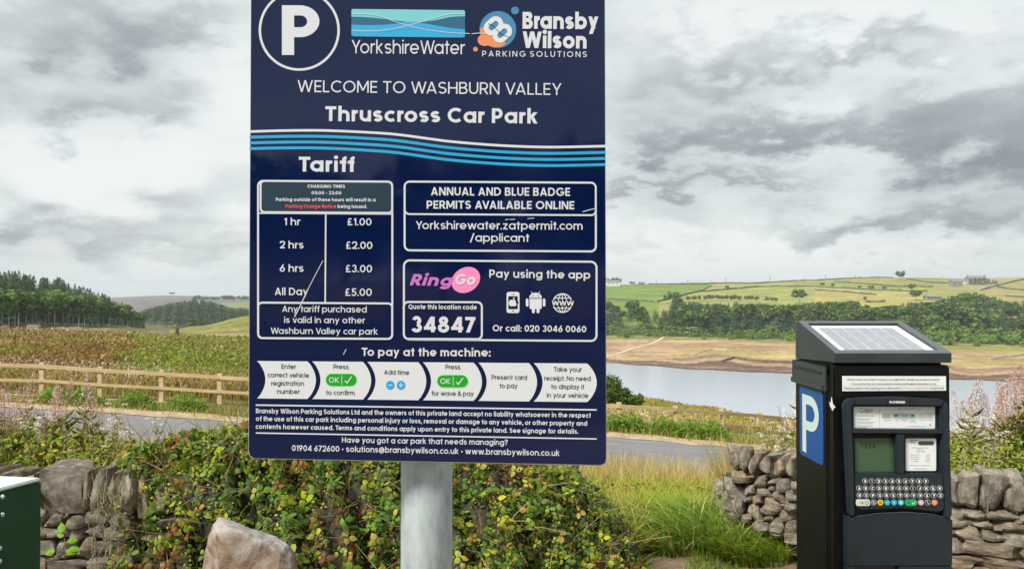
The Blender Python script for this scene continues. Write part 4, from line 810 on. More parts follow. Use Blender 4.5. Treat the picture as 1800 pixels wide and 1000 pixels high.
    fl = fr(2.072)
    mk('lower_door', M_mdk, lambda mb: (mb.prism([fl(x, y) for x, y in top] + [Vector((fl(1674.5, 993).x, 2.072, z_b)), Vector((fl(1489.5, 993).x, 2.072, z_b))], (0, .0275, 0)), mb.box(fl(1489.5, 993).x, fl(1674.5, 993).x, 2.072, 2.0995, .08, z_b - .032), mb.box(fl(1489.5, 993).x, fl(1504, 993).x, 2.0725, 2.099, z_b - .031, z_b - .001), mb.box(fl(1580, 993).x, fl(1674.5, 993).x, 2.0725, 2.099, z_b - .031, z_b - .001)), bevel=.002)
    for x in (1502.4, 1588.6, 1660.8):
        mk('seam', M_keyblk, lambda mb: mb.prism([fl(x - .4, 909 if x != 1588.6 else 900.4, .0004), fl(x + .4, 909 if x != 1588.6 else 900.4, .0004), fl(x + .5, 992, .0004), fl(x - .3, 992, .0004)], (0, .0003, 0)))
    mk('return_slot', M_keyblk, lambda mb: mb.box(fl(1505, 993).x, fl(1579, 993).x, 2.085, 2.0992, z_b - .029, z_b - .003))
    mk('lip', M_rim, lambda mb: [mb.prism([fl(*p0, .0012), fl(*p1, .0012), fl(p1[0], p1[1] + .9, .0012), fl(p0[0], p0[1] + .9, .0012)], (0, .001, 0)) for p0, p1 in zip(top[1:-1], top[2:])])
build_machine()

# ------------------------------------------------------------------ green cabinet at the left edge
def build_bin():
    c = at(74.5, 838, 1.90); zc = c.z; a = R(17)
    ux = Vector((math.cos(a), -math.sin(a), 0)) * -1; uy = Vector((-math.sin(a), -math.cos(a), 0))   # away to the left, and towards the viewer
    ux = Vector((-math.cos(a), math.sin(a) * .55, 0)); 
    O = Vector((c.x, c.y, 0))
    root = empty('litter_cabinet', O, 'dark green metal box with pale flat top and silver rivets, cut off at left edge', 'cabinet')
    mg = plain('green_paint', lin(6, 62, 34), .38, var=.12, vscale=10, bump=.08, bscale=400); mt = plain('pale_lid', (.62, .66, .66), .4, var=.06, vscale=8)
    q = [O, O + ux * .45, O + ux * .45 + uy * .34, O + uy * .34]
    mb = MB(); mb.prism([Vector((p.x, p.y, .02)) for p in q], (0, 0, zc - .03)); mb.build('body', mg, root, bevel=.004)
    mb = MB(); q2 = [p + (p - (q[0] + q[2]) / 2).normalized() * -.003 for p in q]; mb.prism([Vector((p.x, p.y, zc - .0095)) for p in q2], (0, 0, .0085)); mb.build('lid', mt, root, bevel=.003)
    nrm = ux * -1
    for (px, py) in ((4, 873), (3.6, 904), (-1, 963), (-1, 986)):
        r = ray(px, py); C0 = Vector((0, 0, EYE)); t = (O - C0).dot(nrm) / r.dot(nrm); p = C0 + r * t
        bm = bmesh.new(); bmesh.ops.create_uvsphere(bm, u_segments=14, v_segments=8, radius=.0058); me = bpy.data.meshes.new('rivet'); bm.to_mesh(me); bm.free()
        for f in me.polygons: f.use_smooth = True
        o = link('rivet', me, root, plain('steel_rivet', (.6, .62, .63), .3, .8)); o.location = p - O + nrm * .001; o.scale = (.8, .8, 1)
build_bin()

# ------------------------------------------------------------------ timber fence beyond the road
M_wood, nt, b = new_mat('sawn_timber'); tc = N(nt, 'ShaderNodeTexCoord'); mp = N(nt, 'ShaderNodeMapping'); mp.inputs['Scale'].default_value = (.7, 6, 14); nt.links.new(tc.outputs['Object'], mp.inputs[0]); n_ = N(nt, 'ShaderNodeTexNoise'); n_.inputs['Scale'].default_value = 2.2; n_.inputs['Detail'].default_value = 7; nt.links.new(mp.outputs[0], n_.inputs['Vector'])
cr = N(nt, 'ShaderNodeValToRGB'); nt.links.new(n_.outputs[0], cr.inputs[0]); cr.color_ramp.elements[0].position = .3; cr.color_ramp.elements[1].position = .7; cr.color_ramp.elements[0].color = (.40, .28, .14, 1); cr.color_ramp.elements[1].color = (.62, .47, .27, 1); nt.links.new(cr.outputs[0], b.inputs['Base Color']); b.inputs['Roughness'].default_value = .85
def build_fence():
    root = empty('timber_fence', gp(500, 23), 'new pale timber post and rail fence running along the far side of the road', 'fence')
    # posts: bearing, distance, height of the post top in view
    P_ = [(-345, 22.6, 617), (-240, 22.6, 623.5), (-135, 22.6, 629.5), (-30, 22.7, 634), (75, 22.8, 637), (177, 22.9, 644), (285, 23, 650), (387, 23.1, 656.5), (489, 23.1, 663), (590, 23, 670), (690, 23, 677), (790, 22.8, 685), (890, 22.6, 693.5), (990, 22.4, 701), (1088, 22.2, 707), (1187, 22.6, 713), (1268, 23.4, 719), (1335, 24.6, 724.5), (1392, 26.2, 730), (1440, 28, 735), (1482, 30, 739)]
    tops = [at(px, py, d) for px, d, py in P_]
    for t in tops:
        mb = MB(); w = .085 if True else 0; mb.box(t.x - .07, t.x + .07, t.y - .06, t.y + .06, min(gz(t.x, t.y), t.z - 1.1) - .25, t.z); mb.build('post', M_wood, root, bevel=.008)
    for dz, hh in ((.10, .052), (.53, .042), (.97, .042)):
        for a, b_ in zip(tops[:-1], tops[1:]):
            kf = lambda v: .10 + (dz - .10) * float(np.interp(v.x, [-6, 2, 6], [1, .88, .86])); p, q = a + Vector((0, -.062, -kf(a))), b_ + Vector((0, -.062, -kf(b_))); j = random.uniform(-.012, .012); h2 = hh
            mb = MB(); mb.prism([p + Vector((0, -.036, -h2 + j)), q + Vector((0, -.036, -h2)), q + Vector((0, -.036, h2)), p + Vector((0, -.036, h2 + j))], (0, .034, 0)); mb.build('rail', M_wood, root)
build_fence()

# ------------------------------------------------------------------ dry stone walls, boulder
M_stone, nt, b = new_mat('gritstone'); tc = N(nt, 'ShaderNodeTexCoord'); oi = N(nt, 'ShaderNodeObjectInfo')
ad = N(nt, 'ShaderNodeVectorMath', operation='ADD'); ml = N(nt, 'ShaderNodeVectorMath', operation='SCALE'); nt.links.new(oi.outputs['Location'], ml.inputs[0]); ml.inputs['Scale'].default_value = 3.3; nt.links.new(tc.outputs['Object'], ad.inputs[0]); nt.links.new(ml.outputs[0], ad.inputs[1])
n1 = N(nt, 'ShaderNodeTexNoise'); n1.inputs['Scale'].default_value = 2.3; n1.inputs['Detail'].default_value = 9; n1.inputs['Roughness'].default_value = .72; nt.links.new(ad.outputs[0], n1.inputs['Vector'])
n2 = N(nt, 'ShaderNodeTexNoise'); n2.inputs['Scale'].default_value = 7; n2.inputs['Detail'].default_value = 6; n2.inputs['Roughness'].default_value = .7; nt.links.new(ad.outputs[0], n2.inputs['Vector'])
c1 = N(nt, 'ShaderNodeValToRGB'); nt.links.new(n1.outputs[0], c1.inputs[0]); e = c1.color_ramp.elements; e[0].position = .30; e[0].color = (.07, .06, .05, 1); e[1].position = .70; e[1].color = (.44, .385, .31, 1); e2 = e.new(.5); e2.color = (.225, .195, .155, 1)
c2 = N(nt, 'ShaderNodeValToRGB'); nt.links.new(oi.outputs['Random'], c2.inputs[0]); e = c2.color_ramp.elements; e[0].position = 0; e[0].color = (.55, .56, .60, 1); e[1].position = 1; e[1].color = (1.15, 1.08, .98, 1); e3 = e.new(.35); e3.color = (1.05, .92, .76, 1); e4 = e.new(.65); e4.color = (.80, .83, .86, 1)
mx = N(nt, 'ShaderNodeMix', data_type='RGBA', blend_type='MULTIPLY'); mx.inputs[0].default_value = 1; nt.links.new(c1.outputs[0], mx.inputs[6]); nt.links.new(c2.outputs[0], mx.inputs[7])
lr = N(nt, 'ShaderNodeMapRange'); nt.links.new(n2.outputs[0], lr.inputs[0]); lr.inputs[1].default_value = .56; lr.inputs[2].default_value = .70; lr.inputs[4].default_value = .75
mx2 = N(nt, 'ShaderNodeMix', data_type='RGBA'); nt.links.new(lr.outputs[0], mx2.inputs[0]); nt.links.new(mx.outputs[2], mx2.inputs[6]); mx2.inputs[7].default_value = (.40, .40, .36, 1)
nt.links.new(mx2.outputs[2], b.inputs['Base Color']); b.inputs['Roughness'].default_value = .92; b.inputs['Specular IOR Level'].default_value = .2
bp = N(nt, 'ShaderNodeBump'); bp.inputs['Strength'].default_value = .8; bp.inputs['Distance'].default_value = .02; nt.links.new(n1.outputs[0], bp.inputs['Height']); bp2 = N(nt, 'ShaderNodeBump'); bp2.inputs['Strength'].default_value = .5; bp2.inputs['Distance'].default_value = .01; nt.links.new(n2.outputs[0], bp2.inputs['Height']); nt.links.new(bp.outputs[0], bp2.inputs['Normal']); nt.links.new(bp2.outputs[0], b.inputs['Normal'])
def stone_mesh(seed, n=4, sq=.62):
    bm = bmesh.new(); bmesh.ops.create_cube(bm, size=1); bmesh.ops.subdivide_edges(bm, edges=bm.edges[:], cuts=n - 1, use_grid_fill=True)
    rs = random.Random(seed); off = Vector((rs.uniform(0, 50), rs.uniform(0, 50), 0)); cut = [(Vector((rs.uniform(-1, 1), rs.uniform(-1, 1), rs.uniform(-1, 1))).normalized(), rs.uniform(.42, .60)) for _ in range(9)]
    for v in bm.verts:
        p = v.co.copy(); s = p.normalized() * .60; p = p.lerp(s, 1 - sq)
        for nn, dd in cut:
            k = p.dot(nn) - dd
            if k > 0: p -= nn * k
        p += noise.noise_vector(p * 2.2 + off) * .07 + noise.noise_vector(p * 7 + off) * .035
        v.co = p
    me = bpy.data.meshes.new('stone'); bm.to_mesh(me); bm.free(); me.materials.append(M_stone)
    me.polygons.foreach_set('use_smooth', np.ones(len(me.polygons), dtype=bool)); me.set_sharp_from_angle(angle=R(28))
    return me
STONES = [stone_mesh(i, 4, .88 + .03 * (i % 4)) for i in range(16)]; COPES = [stone_mesh(100 + i, 6, .97) for i in range(12)]
def front(p, d, push):       # does this face of the wall look at the viewer
    return (Vector((d.y, -d.x, 0)) * (1 if push >= 0 else -1)).dot(p) < 0
def build_wall(name, label, pts, ztop, cope_h, nc, thick=.30, seed=1, skip=(),  courses=None, core=(.05, .045, .035)):
    """pts: plan polyline (X, Y); ztop(s) the top of the coping; returns the wall root"""
    rs = random.Random(seed); P = [Vector((x, y, 0)) for x, y in pts]; seg = [(P[i + 1] - P[i]).length for i in range(len(P) - 1)]; tot = sum(seg)
    def ev(s):
        s = max(0, min(tot - 1e-4, s))
        for i, l in enumerate(seg):
            if s <= l: d = (P[i + 1] - P[i]).normalized(); return P[i] + d * s, d
            s -= l
        return P[-1], (P[-1] - P[-2]).normalized()
    root = empty(name, P[0], label, 'wall'); O = P[0]
    def put(s, z, L, H, T, mesh, tilt=0, push=0):
        p, d = ev(s); ppx = 900 + F * p.x / p.y
        if any(a < ppx < b_ for a, b_ in skip) and (push == 0 or front(p, d, push)): return
        nrm = Vector((d.y, -d.x, 0)); o = bpy.data.objects.new('stone', mesh); col.objects.link(o); o.parent = root
        o.location = p + nrm * push + Vector((0, 0, z)) - O; o.rotation_euler = (rs.uniform(-.06, .06), tilt, math.atan2(d.y, d.x) + rs.uniform(-.08, .08)); o.scale = (L, T, H)
        return o
    # body courses, both faces
    z = [0.0]; zb = lambda s: gz(*ev(s)[0][:2])
    step = [rs.uniform(.050, .088) for _ in range(40)]
    mb = MB(); n = 24
    for i in range(n):
        if seed == 5 and i < 3: continue
        p, d = ev(tot * i / n); q, _ = ev(tot * (i + 1) / n); nr = Vector((d.y, -d.x, 0)) * (thick * .22); zt = ztop(tot * (i + .5) / n) - cope_h * .75
        mb.prism([p + nr + Vector((0, 0, -.3)), q + nr + Vector((0, 0, -.3)), q - nr + Vector((0, 0, -.3)), p - nr + Vector((0, 0, -.3))], (0, 0, zt + .3))
    mbt = MB()
    for i in range(n):
        if seed == 5 and i < 7: continue
        p, d = ev(tot * i / n); q, _ = ev(tot * (i + 1) / n); nr = Vector((d.y, -d.x, 0)) * (thick * .30); zt = ztop(tot * (i + .5) / n) - .045 + rs.uniform(-.02, .02); lo = Vector((0, 0, zt - cope_h * .8))
        mbt.prism([p + nr + lo, q + nr + lo, q - nr + lo, p - nr + lo], (0, 0, cope_h * .8))
    mbt.build('bedding', plain('bedding_' + name, (.30, .235, .16), .95, var=.35, vscale=9, bump=.6, bscale=40), root)
    mb.build('hearting', plain('hearting_' + name, core, .95), root)
    for face in (-1, 1) if True else (1,):
        h = -.04; k = 0
        while k < 40:
            hh = step[(k + (5 if face > 0 else 0)) % 40]; s = rs.uniform(-.05, .03); any_ = False
            while s < tot:
                L = rs.choice([rs.uniform(.07, .12), rs.uniform(.10, .17), rs.uniform(.15, .25)]); zt = ztop(min(max(s + L / 2, 0), tot)) - cope_h
                if h + hh * .6 < zt:
                    any_ = True; H = min(hh, zt - h); off_ = rs.uniform(-.012, .012)
                    if s + L > tot: L = tot - s + .04
                    if L > .05: put(s + L / 2, h + H / 2 + rs.uniform(-.004, .004), L * .99, H * 1.04, thick * .55, rs.choice(STONES), rs.uniform(-.05, .05), face * (thick * .24) + off_)
                s += L + .004
            h += hh + .003; k += 1
            if not any_: break
    s = rs.uniform(.0, .03); i = 0
    while s < tot:
        w = rs.choice([rs.uniform(.05, .08), rs.uniform(.08, .125), rs.uniform(.11, .15)]); zt = ztop(s + w / 2); hh = cope_h * rs.uniform(.88, 1.1)
        put(s + w / 2, zt - hh / 2 + rs.uniform(-.01, .012), w * 1.02, hh * 1.08, thick * 1.02, rs.choice(COPES), rs.uniform(-.14, .10), 0); s += w + .003; i += 1
    return root
def px_d(px, d): return ((px - 900) / F * d, d)
def ip(a):
    xs = [v[0] for v in a]; ys = [v[1] for v in a]; return lambda s: float(np.interp(s, xs, ys))
def wall_tops(pts, tops):
    s = 0; out = [(0, tops[0])]
    for i in range(len(pts) - 1): s += math.dist(pts[i], pts[i + 1]); out.append((s, tops[i + 1]))
    return ip(out)
wr = [px_d(1296, 5.75), px_d(1286, 5.35), px_d(1300, 5.12), px_d(1345, 4.95), px_d(1400, 4.78), px_d(1550, 4.5), px_d(1700, 4.28), px_d(1810, 4.18), px_d(2150, 4.05)]
wt = [.50, zy(800, 5.35), zy(791, 5.12), zy(795, 4.95), zy(803, 4.78), zy(822, 4.5), zy(838, 4.28), zy(842, 4.18), zy(850, 4.05)]
wall_r = build_wall('dry_stone_wall', 'grey dry stone wall with upright coping behind the pay machine', wr, wall_tops(wr, wt), .20, 5, seed=5, skip=((1200, 1405), (1664, 1818)))
wl = [px_d(-500, 4.5), px_d(-100, 4.4), px_d(60, 4.32), px_d(200, 4.32), px_d(500, 4.4), px_d(1000, 4.7)]
wt2 = [.66, .66, zy(831, 4.32), zy(826, 4.32), .64, .60]
wall_l = build_wall('dry_stone_wall', 'lichened dry stone wall beside the green cabinet, half buried in brambles', wl, wall_tops(wl, wt2), .215, 4, seed=11, skip=((58, 238),))
def manual(root, items, dfun, ang, thick=.2):
    rs = random.Random(3); O = root.location
    for (x0, x1, y0, y1, up) in items:
        xm, ym = (x0 + x1) / 2, (y0 + y1) / 2; d = dfun(xm); k = d / F; L, H = (x1 - x0) * k, (y1 - y0) * k; T = thick * (1.35 if up else 1) * rs.uniform(.9, 1.1)
        p = at(xm, ym, d); a = ang(xm); p = p + Vector((-math.sin(a), math.cos(a), 0)) * (T * .5 - .02) + Vector((math.sin(a), -math.cos(a), 0)) * rs.uniform(0, .02)
        o = bpy.data.objects.new('stone', rs.choice(COPES if up or L > .16 else STONES)); col.objects.link(o); o.parent = root; o.location = p - O; o.rotation_euler = (rs.uniform(-.04, .04), rs.uniform(-.06, .06) if up else rs.uniform(-.03, .03), a + rs.uniform(-.06, .06)); o.scale = (L * 1.06, T, H * 1.10)
d_r = lambda px: float(np.interp(px, [1262, 1300, 1345, 1400, 1550, 1700, 1810], [5.16, 4.97, 4.79, 4.62, 4.34, 4.12, 4.02]))
a_r = lambda px: float(np.interp(px, [1270, 1300, 1345, 1400, 1810], [1.2, -.1, -.75, -.5, -.25])) if px > 1296 else -.2
manual(wall_r, [(1284, 1299, 792, 820, 1), (1299, 1324, 790, 829, 1), (1319, 1346, 795, 835, 1), (1340, 1369, 800, 840, 1), (1366, 1385, 803, 838, 1), (1384, 1403, 804, 845, 1), (1290, 1326, 831, 852, 0), (1326, 1349, 838, 858, 0), (1349, 1368, 842, 852, 0), (1368, 1394, 842, 861, 0), (1394, 1412, 848, 862, 0),
    (1276, 1308, 848, 872, 0), (1309, 1334, 855, 871, 0), (1335, 1356, 859, 874, 0), (1351, 1366, 851, 861, 0), (1357, 1384, 861, 881, 0), (1384, 1404, 863, 882, 0), (1272, 1289, 868, 892, 0), (1289, 1315, 873, 905, 0), (1308, 1326, 869, 883, 0), (1326, 1346, 873, 887, 0), (1345, 1378, 877, 895, 0), (1379, 1404, 882, 902, 0),
    (1315, 1340, 885, 913, 0), (1340, 1370, 892, 906, 0), (1340, 1361, 903, 918, 0), (1370, 1400, 899, 915, 0), (1358, 1381, 911, 933, 0), (1381, 1404, 915, 935, 0), (1304, 1320, 906, 921, 0), (1320, 1360, 916, 941, 0), (1268, 1306, 894, 930, 0), (1353, 1380, 931, 945, 0), (1380, 1405, 935, 950, 0),
    (1664, 1689, 844, 893, 1), (1689, 1726, 840, 899, 1), (1725, 1736, 850, 898, 1), (1735, 1769, 838, 900, 1), (1768, 1784, 854, 898, 1), (1783, 1818, 844, 906, 1), (1664, 1697, 894, 911, 0), (1698, 1738, 898, 913, 0), (1739, 1786, 900, 917, 0), (1786, 1816, 904, 922, 0), (1664, 1707, 911, 925, 0), (1708, 1751, 914, 929, 0), (1752, 1801, 917, 934, 0),
    (1664, 1681, 926, 944, 0), (1681, 1726, 926, 952, 0), (1727, 1765, 930, 952, 0), (1766, 1806, 935, 957, 0), (1664, 1702, 945, 976, 0), (1704, 1791, 953, 981, 0), (1791, 1816, 958, 981, 0), (1664, 1717, 977, 996, 0), (1718, 1806, 981, 999, 0), (1664, 1724, 997, 1014, 0), (1724, 1810, 1000, 1018, 0), (1664, 1740, 1015, 1040, 0), (1740, 1815, 1019, 1042, 0)], d_r, a_r)
manual(wall_l, [(75, 148, 826, 896, 1), (148, 164, 829, 894, 1), (165, 198, 824, 897, 1), (198, 216, 832, 899, 1), (214, 246, 827, 900, 1), (60, 75, 832, 895, 1), (62, 80, 898, 925, 0), (82, 114, 904, 926, 0), (114, 124, 900, 912, 0), (124, 156, 905, 924, 0), (156, 190, 902, 922, 0), (190, 232, 903, 926, 0), (60, 90, 926, 949, 0), (90, 122, 927, 946, 0), (122, 152, 925, 946, 0), (153, 190, 923, 942, 0), (190, 236, 927, 950, 0),
    (62, 98, 950, 968, 0), (98, 136, 948, 972, 0), (137, 169, 944, 979, 0), (170, 232, 951, 975, 0), (60, 84, 968, 1000, 0), (84, 136, 973, 984, 0), (86, 158, 984, 1005, 0), (159, 200, 980, 1004, 0), (200, 236, 976, 1002, 0), (60, 110, 1003, 1030, 0), (110, 170, 1006, 1030, 0), (170, 236, 1004, 1030, 0)], lambda px: 4.20, lambda px: 0.0)


def boulder():
    d = 3.5; S = lambda px, py, dd=0: at(px, py, d + dd) + Vector((0, dd * 0, 0))
    pts = []
    front = [(366, 1010), (364, 945), (372, 922), (388, 915), (408, 921), (440, 931), (478, 942), (505, 958), (522, 984), (531, 1010)]
    for x, y in front: pts.append(S(x, y, 0.02 * 1))
    for x, y in [(380, 1000), (384, 940), (400, 935), (450, 952), (490, 975), (505, 1010)]: pts.append(S(x, y, -.10))
    for x, y in [(372, 950), (385, 918), (430, 926), (480, 945), (518, 985), (526, 1010)]: pts.append(S(x, y, .13))
    for x, y, dd in [(350, 1280, 0), (380, 1290, -.16), (500, 1290, -.16), (560, 1280, 0), (535, 1250, .2), (365, 1250, .2), (362, 1100, -.02), (545, 1100, 0), (470, 1090, -.17), (390, 1080, -.15)]: pts.append(S(x, y, dd))
    O = Vector((at(445, 1000, d).x, d, 0))
    bm = bmesh.new()
    for p in pts: bm.verts.new(p - O)
    r = bmesh.ops.convex_hull(bm, input=bm.verts[:]); 
    bmesh.ops.delete(bm, geom=[v for v in bm.verts if not v.link_faces], context='VERTS')
    for _ in range(4): bmesh.ops.subdivide_edges(bm, edges=bm.edges[:], cuts=1, use_grid_fill=True, smooth=.12)
    for v in bm.verts:
        p = v.co; v.co = p + noise.noise_vector(p * 6) * .022 + noise.noise_vector(p * 17) * .009 + noise.noise_vector(p * 42) * .004
    bm.normal_update(); me = bpy.data.meshes.new('boulder'); bm.to_mesh(me); bm.free()
    me.polygons.foreach_set('use_smooth', np.ones(len(me.polygons), dtype=bool))
    m, nt, b = new_mat('boulder_gritstone'); tc = N(nt, 'ShaderNodeTexCoord')
    n = N(nt, 'ShaderNodeTexNoise'); n.inputs['Scale'].default_value = 4.5; n.inputs['Detail'].default_value = 9; n.inputs['Roughness'].default_value = .62; n.inputs['Distortion'].default_value = .6; nt.links.new(tc.outputs['Object'], n.inputs['Vector'])
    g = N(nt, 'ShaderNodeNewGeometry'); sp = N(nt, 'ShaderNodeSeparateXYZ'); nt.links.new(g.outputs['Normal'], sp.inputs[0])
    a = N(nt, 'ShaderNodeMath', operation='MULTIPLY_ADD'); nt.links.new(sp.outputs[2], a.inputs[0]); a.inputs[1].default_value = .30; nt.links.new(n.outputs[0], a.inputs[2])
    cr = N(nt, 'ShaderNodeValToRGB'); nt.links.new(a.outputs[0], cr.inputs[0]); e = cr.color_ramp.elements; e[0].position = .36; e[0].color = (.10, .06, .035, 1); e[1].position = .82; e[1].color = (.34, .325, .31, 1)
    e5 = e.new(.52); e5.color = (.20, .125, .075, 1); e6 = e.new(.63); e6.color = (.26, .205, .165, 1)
    n3 = N(nt, 'ShaderNodeTexNoise'); n3.inputs['Scale'].default_value = 30; n3.inputs['Detail'].default_value = 8; n3.inputs['Roughness'].default_value = .7; nt.links.new(tc.outputs['Object'], n3.inputs['Vector'])
    mr = N(nt, 'ShaderNodeMapRange'); nt.links.new(n3.outputs[0], mr.inputs[0]); mr.inputs[1].default_value = .3; mr.inputs[2].default_value = .7; mr.inputs[3].default_value = .84; mr.inputs[4].default_value = 1.12
    mx = N(nt, 'ShaderNodeMix', data_type='RGBA', blend_type='MULTIPLY'); mx.inputs[0].default_value = 1; nt.links.new(cr.outputs[0], mx.inputs[6]); nt.links.new(mr.outputs[0], mx.inputs[7]); nt.links.new(mx.outputs[2], b.inputs['Base Color']); b.inputs['Roughness'].default_value = .9
    bp = N(nt, 'ShaderNodeBump'); bp.inputs['Strength'].default_value = .7; bp.inputs['Distance'].default_value = .012; nt.links.new(n3.outputs[0], bp.inputs['Height']); bpb = N(nt, 'ShaderNodeBump'); bpb.inputs['Strength'].default_value = .6; bpb.inputs['Distance'].default_value = .04; nt.links.new(n.outputs[0], bpb.inputs['Height']); nt.links.new(bp.outputs[0], bpb.inputs['Normal']); nt.links.new(bpb.outputs[0], b.inputs['Normal'])
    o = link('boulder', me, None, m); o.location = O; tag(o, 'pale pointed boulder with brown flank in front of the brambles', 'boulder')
boulder()

# ------------------------------------------------------------------ growing things: numpy generators
def U(a, b, n): return rng.uniform(a, b, n)
def vary(base, n, amt=.18, mixes=None, probs=None):
    """n albedo colours: picks among base colours and scatters their brightness"""
    B = np.array(base, float).reshape(-1, 3); i = rng.choice(len(B), n, p=probs); c = B[i] * rng.normal(1, amt, (n, 1)).clip(.45, 1.7)
    return (c * rng.normal(1, .06, (n, 3))).clip(.004, .8)
def blades(pos, h, w, lean, az, C, segs=3, tipc=1.15):
    n = len(pos); t = np.linspace(0, 1, segs + 1); d = np.stack([np.cos(az), np.sin(az), np.zeros(n)], 1); face = az + np.pi / 2 + U(-.9, .9, n)
    wd = np.stack([np.cos(face), np.sin(face), np.zeros(n)], 1); V = np.zeros((n, 2 * segs + 1, 3)); CC = np.zeros((n, 2 * segs + 1, 3))
    curl = U(.0, .35, n)
    for k in range(segs + 1):
        tk = t[k]; z = h * (tk - curl * tk ** 3 * (lean / np.maximum(h, 1e-3)).clip(0, 1)); c = pos + d * (lean * tk ** 1.8)[:, None]; c = c.copy(); c[:, 2] += z
        if k < segs:
            ww = (w * (1 - tk) ** .6 * .5)[:, None] * wd; V[:, 2 * k] = c - ww; V[:, 2 * k + 1] = c + ww; CC[:, 2 * k] = CC[:, 2 * k + 1] = C * (.8 + (tipc - .8) * tk)
        else: V[:, 2 * segs] = c; CC[:, 2 * segs] = C * tipc
    T = []
    for k in range(segs - 1): T += [(2 * k, 2 * k + 1, 2 * k + 3), (2 * k, 2 * k + 3, 2 * k + 2)]
    T.append((2 * segs - 2, 2 * segs - 1, 2 * segs)); T = np.array(T); F_ = (np.arange(n)[:, None, None] * (2 * segs + 1) + T[None]).reshape(-1, 3)
    return V.reshape(-1, 3), F_, CC.reshape(-1, 3)
def leaves(pos, nrm, L, Wd, C, droop=.15, rot=None):
    n = len(pos); nrm = nrm / np.linalg.norm(nrm, axis=1, keepdims=True); r = rng.normal(size=(n, 3)); 
    if rot is not None: r = rot
    u = r - (r * nrm).sum(1, keepdims=True) * nrm; u /= np.linalg.norm(u, axis=1, keepdims=True); v = np.cross(nrm, u)
    P = [(0, 0, 0), (.25, .42, -.5), (.62, .38, -.6), (1, 0, -1.0), (.62, -.38, -.6), (.25, -.42, -.5), (.48, 0, .35)]
    V = np.zeros((n, 7, 3)); 
    for k, (a, b, c) in enumerate(P): V[:, k] = pos + u * (L * a)[:, None] + v * (Wd * b * 1.05)[:, None] + nrm * (L * c * droop)[:, None]
    T = np.array([(0, 6, 1), (1, 6, 2), (2, 6, 3), (3, 6, 4), (4, 6, 5), (5, 6, 0)]); F_ = (np.arange(n)[:, None, None] * 7 + T[None]).reshape(-1, 3)
    CC = np.repeat(C[:, None], 7, 1); CC[:, 6] *= .86; CC[:, 3] *= 1.1
    return V.reshape(-1, 3), F_, CC.reshape(-1, 3)
def quadsf(pos, nrm, s, C, asp=.7):
    n = len(pos); nrm = nrm / np.linalg.norm(nrm, axis=1, keepdims=True); r = rng.normal(size=(n, 3)); u = r - (r * nrm).sum(1, keepdims=True) * nrm; u /= np.linalg.norm(u, axis=1, keepdims=True); v = np.cross(nrm, u)
    V = np.stack([pos - u * s[:, None], pos + v * (s * asp * U(.6, 1.2, n))[:, None], pos + u * s[:, None], pos - v * (s * asp * U(.6, 1.2, n))[:, None]], 1)
    T = np.array([(0, 1, 2), (0, 2, 3)]); F_ = (np.arange(n)[:, None, None] * 4 + T[None]).reshape(-1, 3); return V.reshape(-1, 3), F_, np.repeat(C[:, None], 4, 1).reshape(-1, 3)
def join(*parts):
    V, T, C, o = [], [], [], 0
    for v, t, c in parts: V.append(v); T.append(t + o); C.append(c); o += len(v)
    return np.concatenate(V), np.concatenate(T), np.concatenate(C)
def gzs(x, y): return np.array([gz(a, b) for a, b in zip(x, y)])
def spots(pxa, pxb, da, db, n, fn=None, power=1.0):
    d = da + (db - da) * rng.uniform(0, 1, n) ** power; px = U(pxa, pxb, n)
    if fn is not None:
        k = fn(px, d); px, d = px[k], d[k]
    x = (px - 900) / F * d; return np.stack([x, d, gzs(x, d)], 1), px
def stuff(name, label, cat, data, mat, parent=None):
    o = link(name, mesh_np(name, *data), parent, mat)
    if parent is None: tag(o, label, cat, kind='stuff')
    else: o['kind'] = 'stuff'
    return o
GREEN = [(.13, .21, .03), (.18, .25, .04), (.10, .17, .03)]; DRY = [(.42, .33, .14), (.34, .26, .10), (.46, .39, .20)]; OLIVE = [(.25, .25, .05), (.31, .28, .07), (.20, .22, .045)]; BROWN = [(.20, .12, .05), (.15, .085, .04), (.26, .17, .07)]

# ---- the bramble thicket over the left wall
def crest_y(px): return np.interp(px, [60, 180, 215, 260, 310, 380, 440, 520, 640, 760, 880, 960, 1010, 1060, 1110, 1150], [870, 850, 806, 785, 768, 756, 746, 760, 778, 785, 790, 808, 832, 885, 960, 1010])
def crest_z(px): return EYE - (crest_y(px) - HZ) / F * 4.35
def mound(px, t, inset=0.0):
    """t 0 front foot .. .7 crest .. 1 back"""
    zc = np.maximum(crest_z(px), .05); foot = np.interp(px, [60, 190, 330, 480, 900, 1120], [4.14, 4.12, 3.98, 3.72, 3.65, 4.0])
    y = np.where(t < .7, foot + (4.32 - foot) * (t / .7) ** 1.35, 4.32 + .75 * ((t - .7) / .3)); z = np.where(t < .7, zc * np.sin(np.clip(t / .7, 0, 1) * np.pi / 2) ** .85, zc * (1 - .35 * ((t - .7) / .3) ** 2))
    bump = .065 * np.sin(px * .045) * np.sin(t * 9 + px * .02) + .04 * np.sin(px * .13 + t * 17) + .03 * np.sin(px * .29 + 2) * (t > .4)
    y = y - bump + inset; z = z - inset * .5 + bump * .3
    return np.stack([(px - 900) / F * y, y, z], -1)
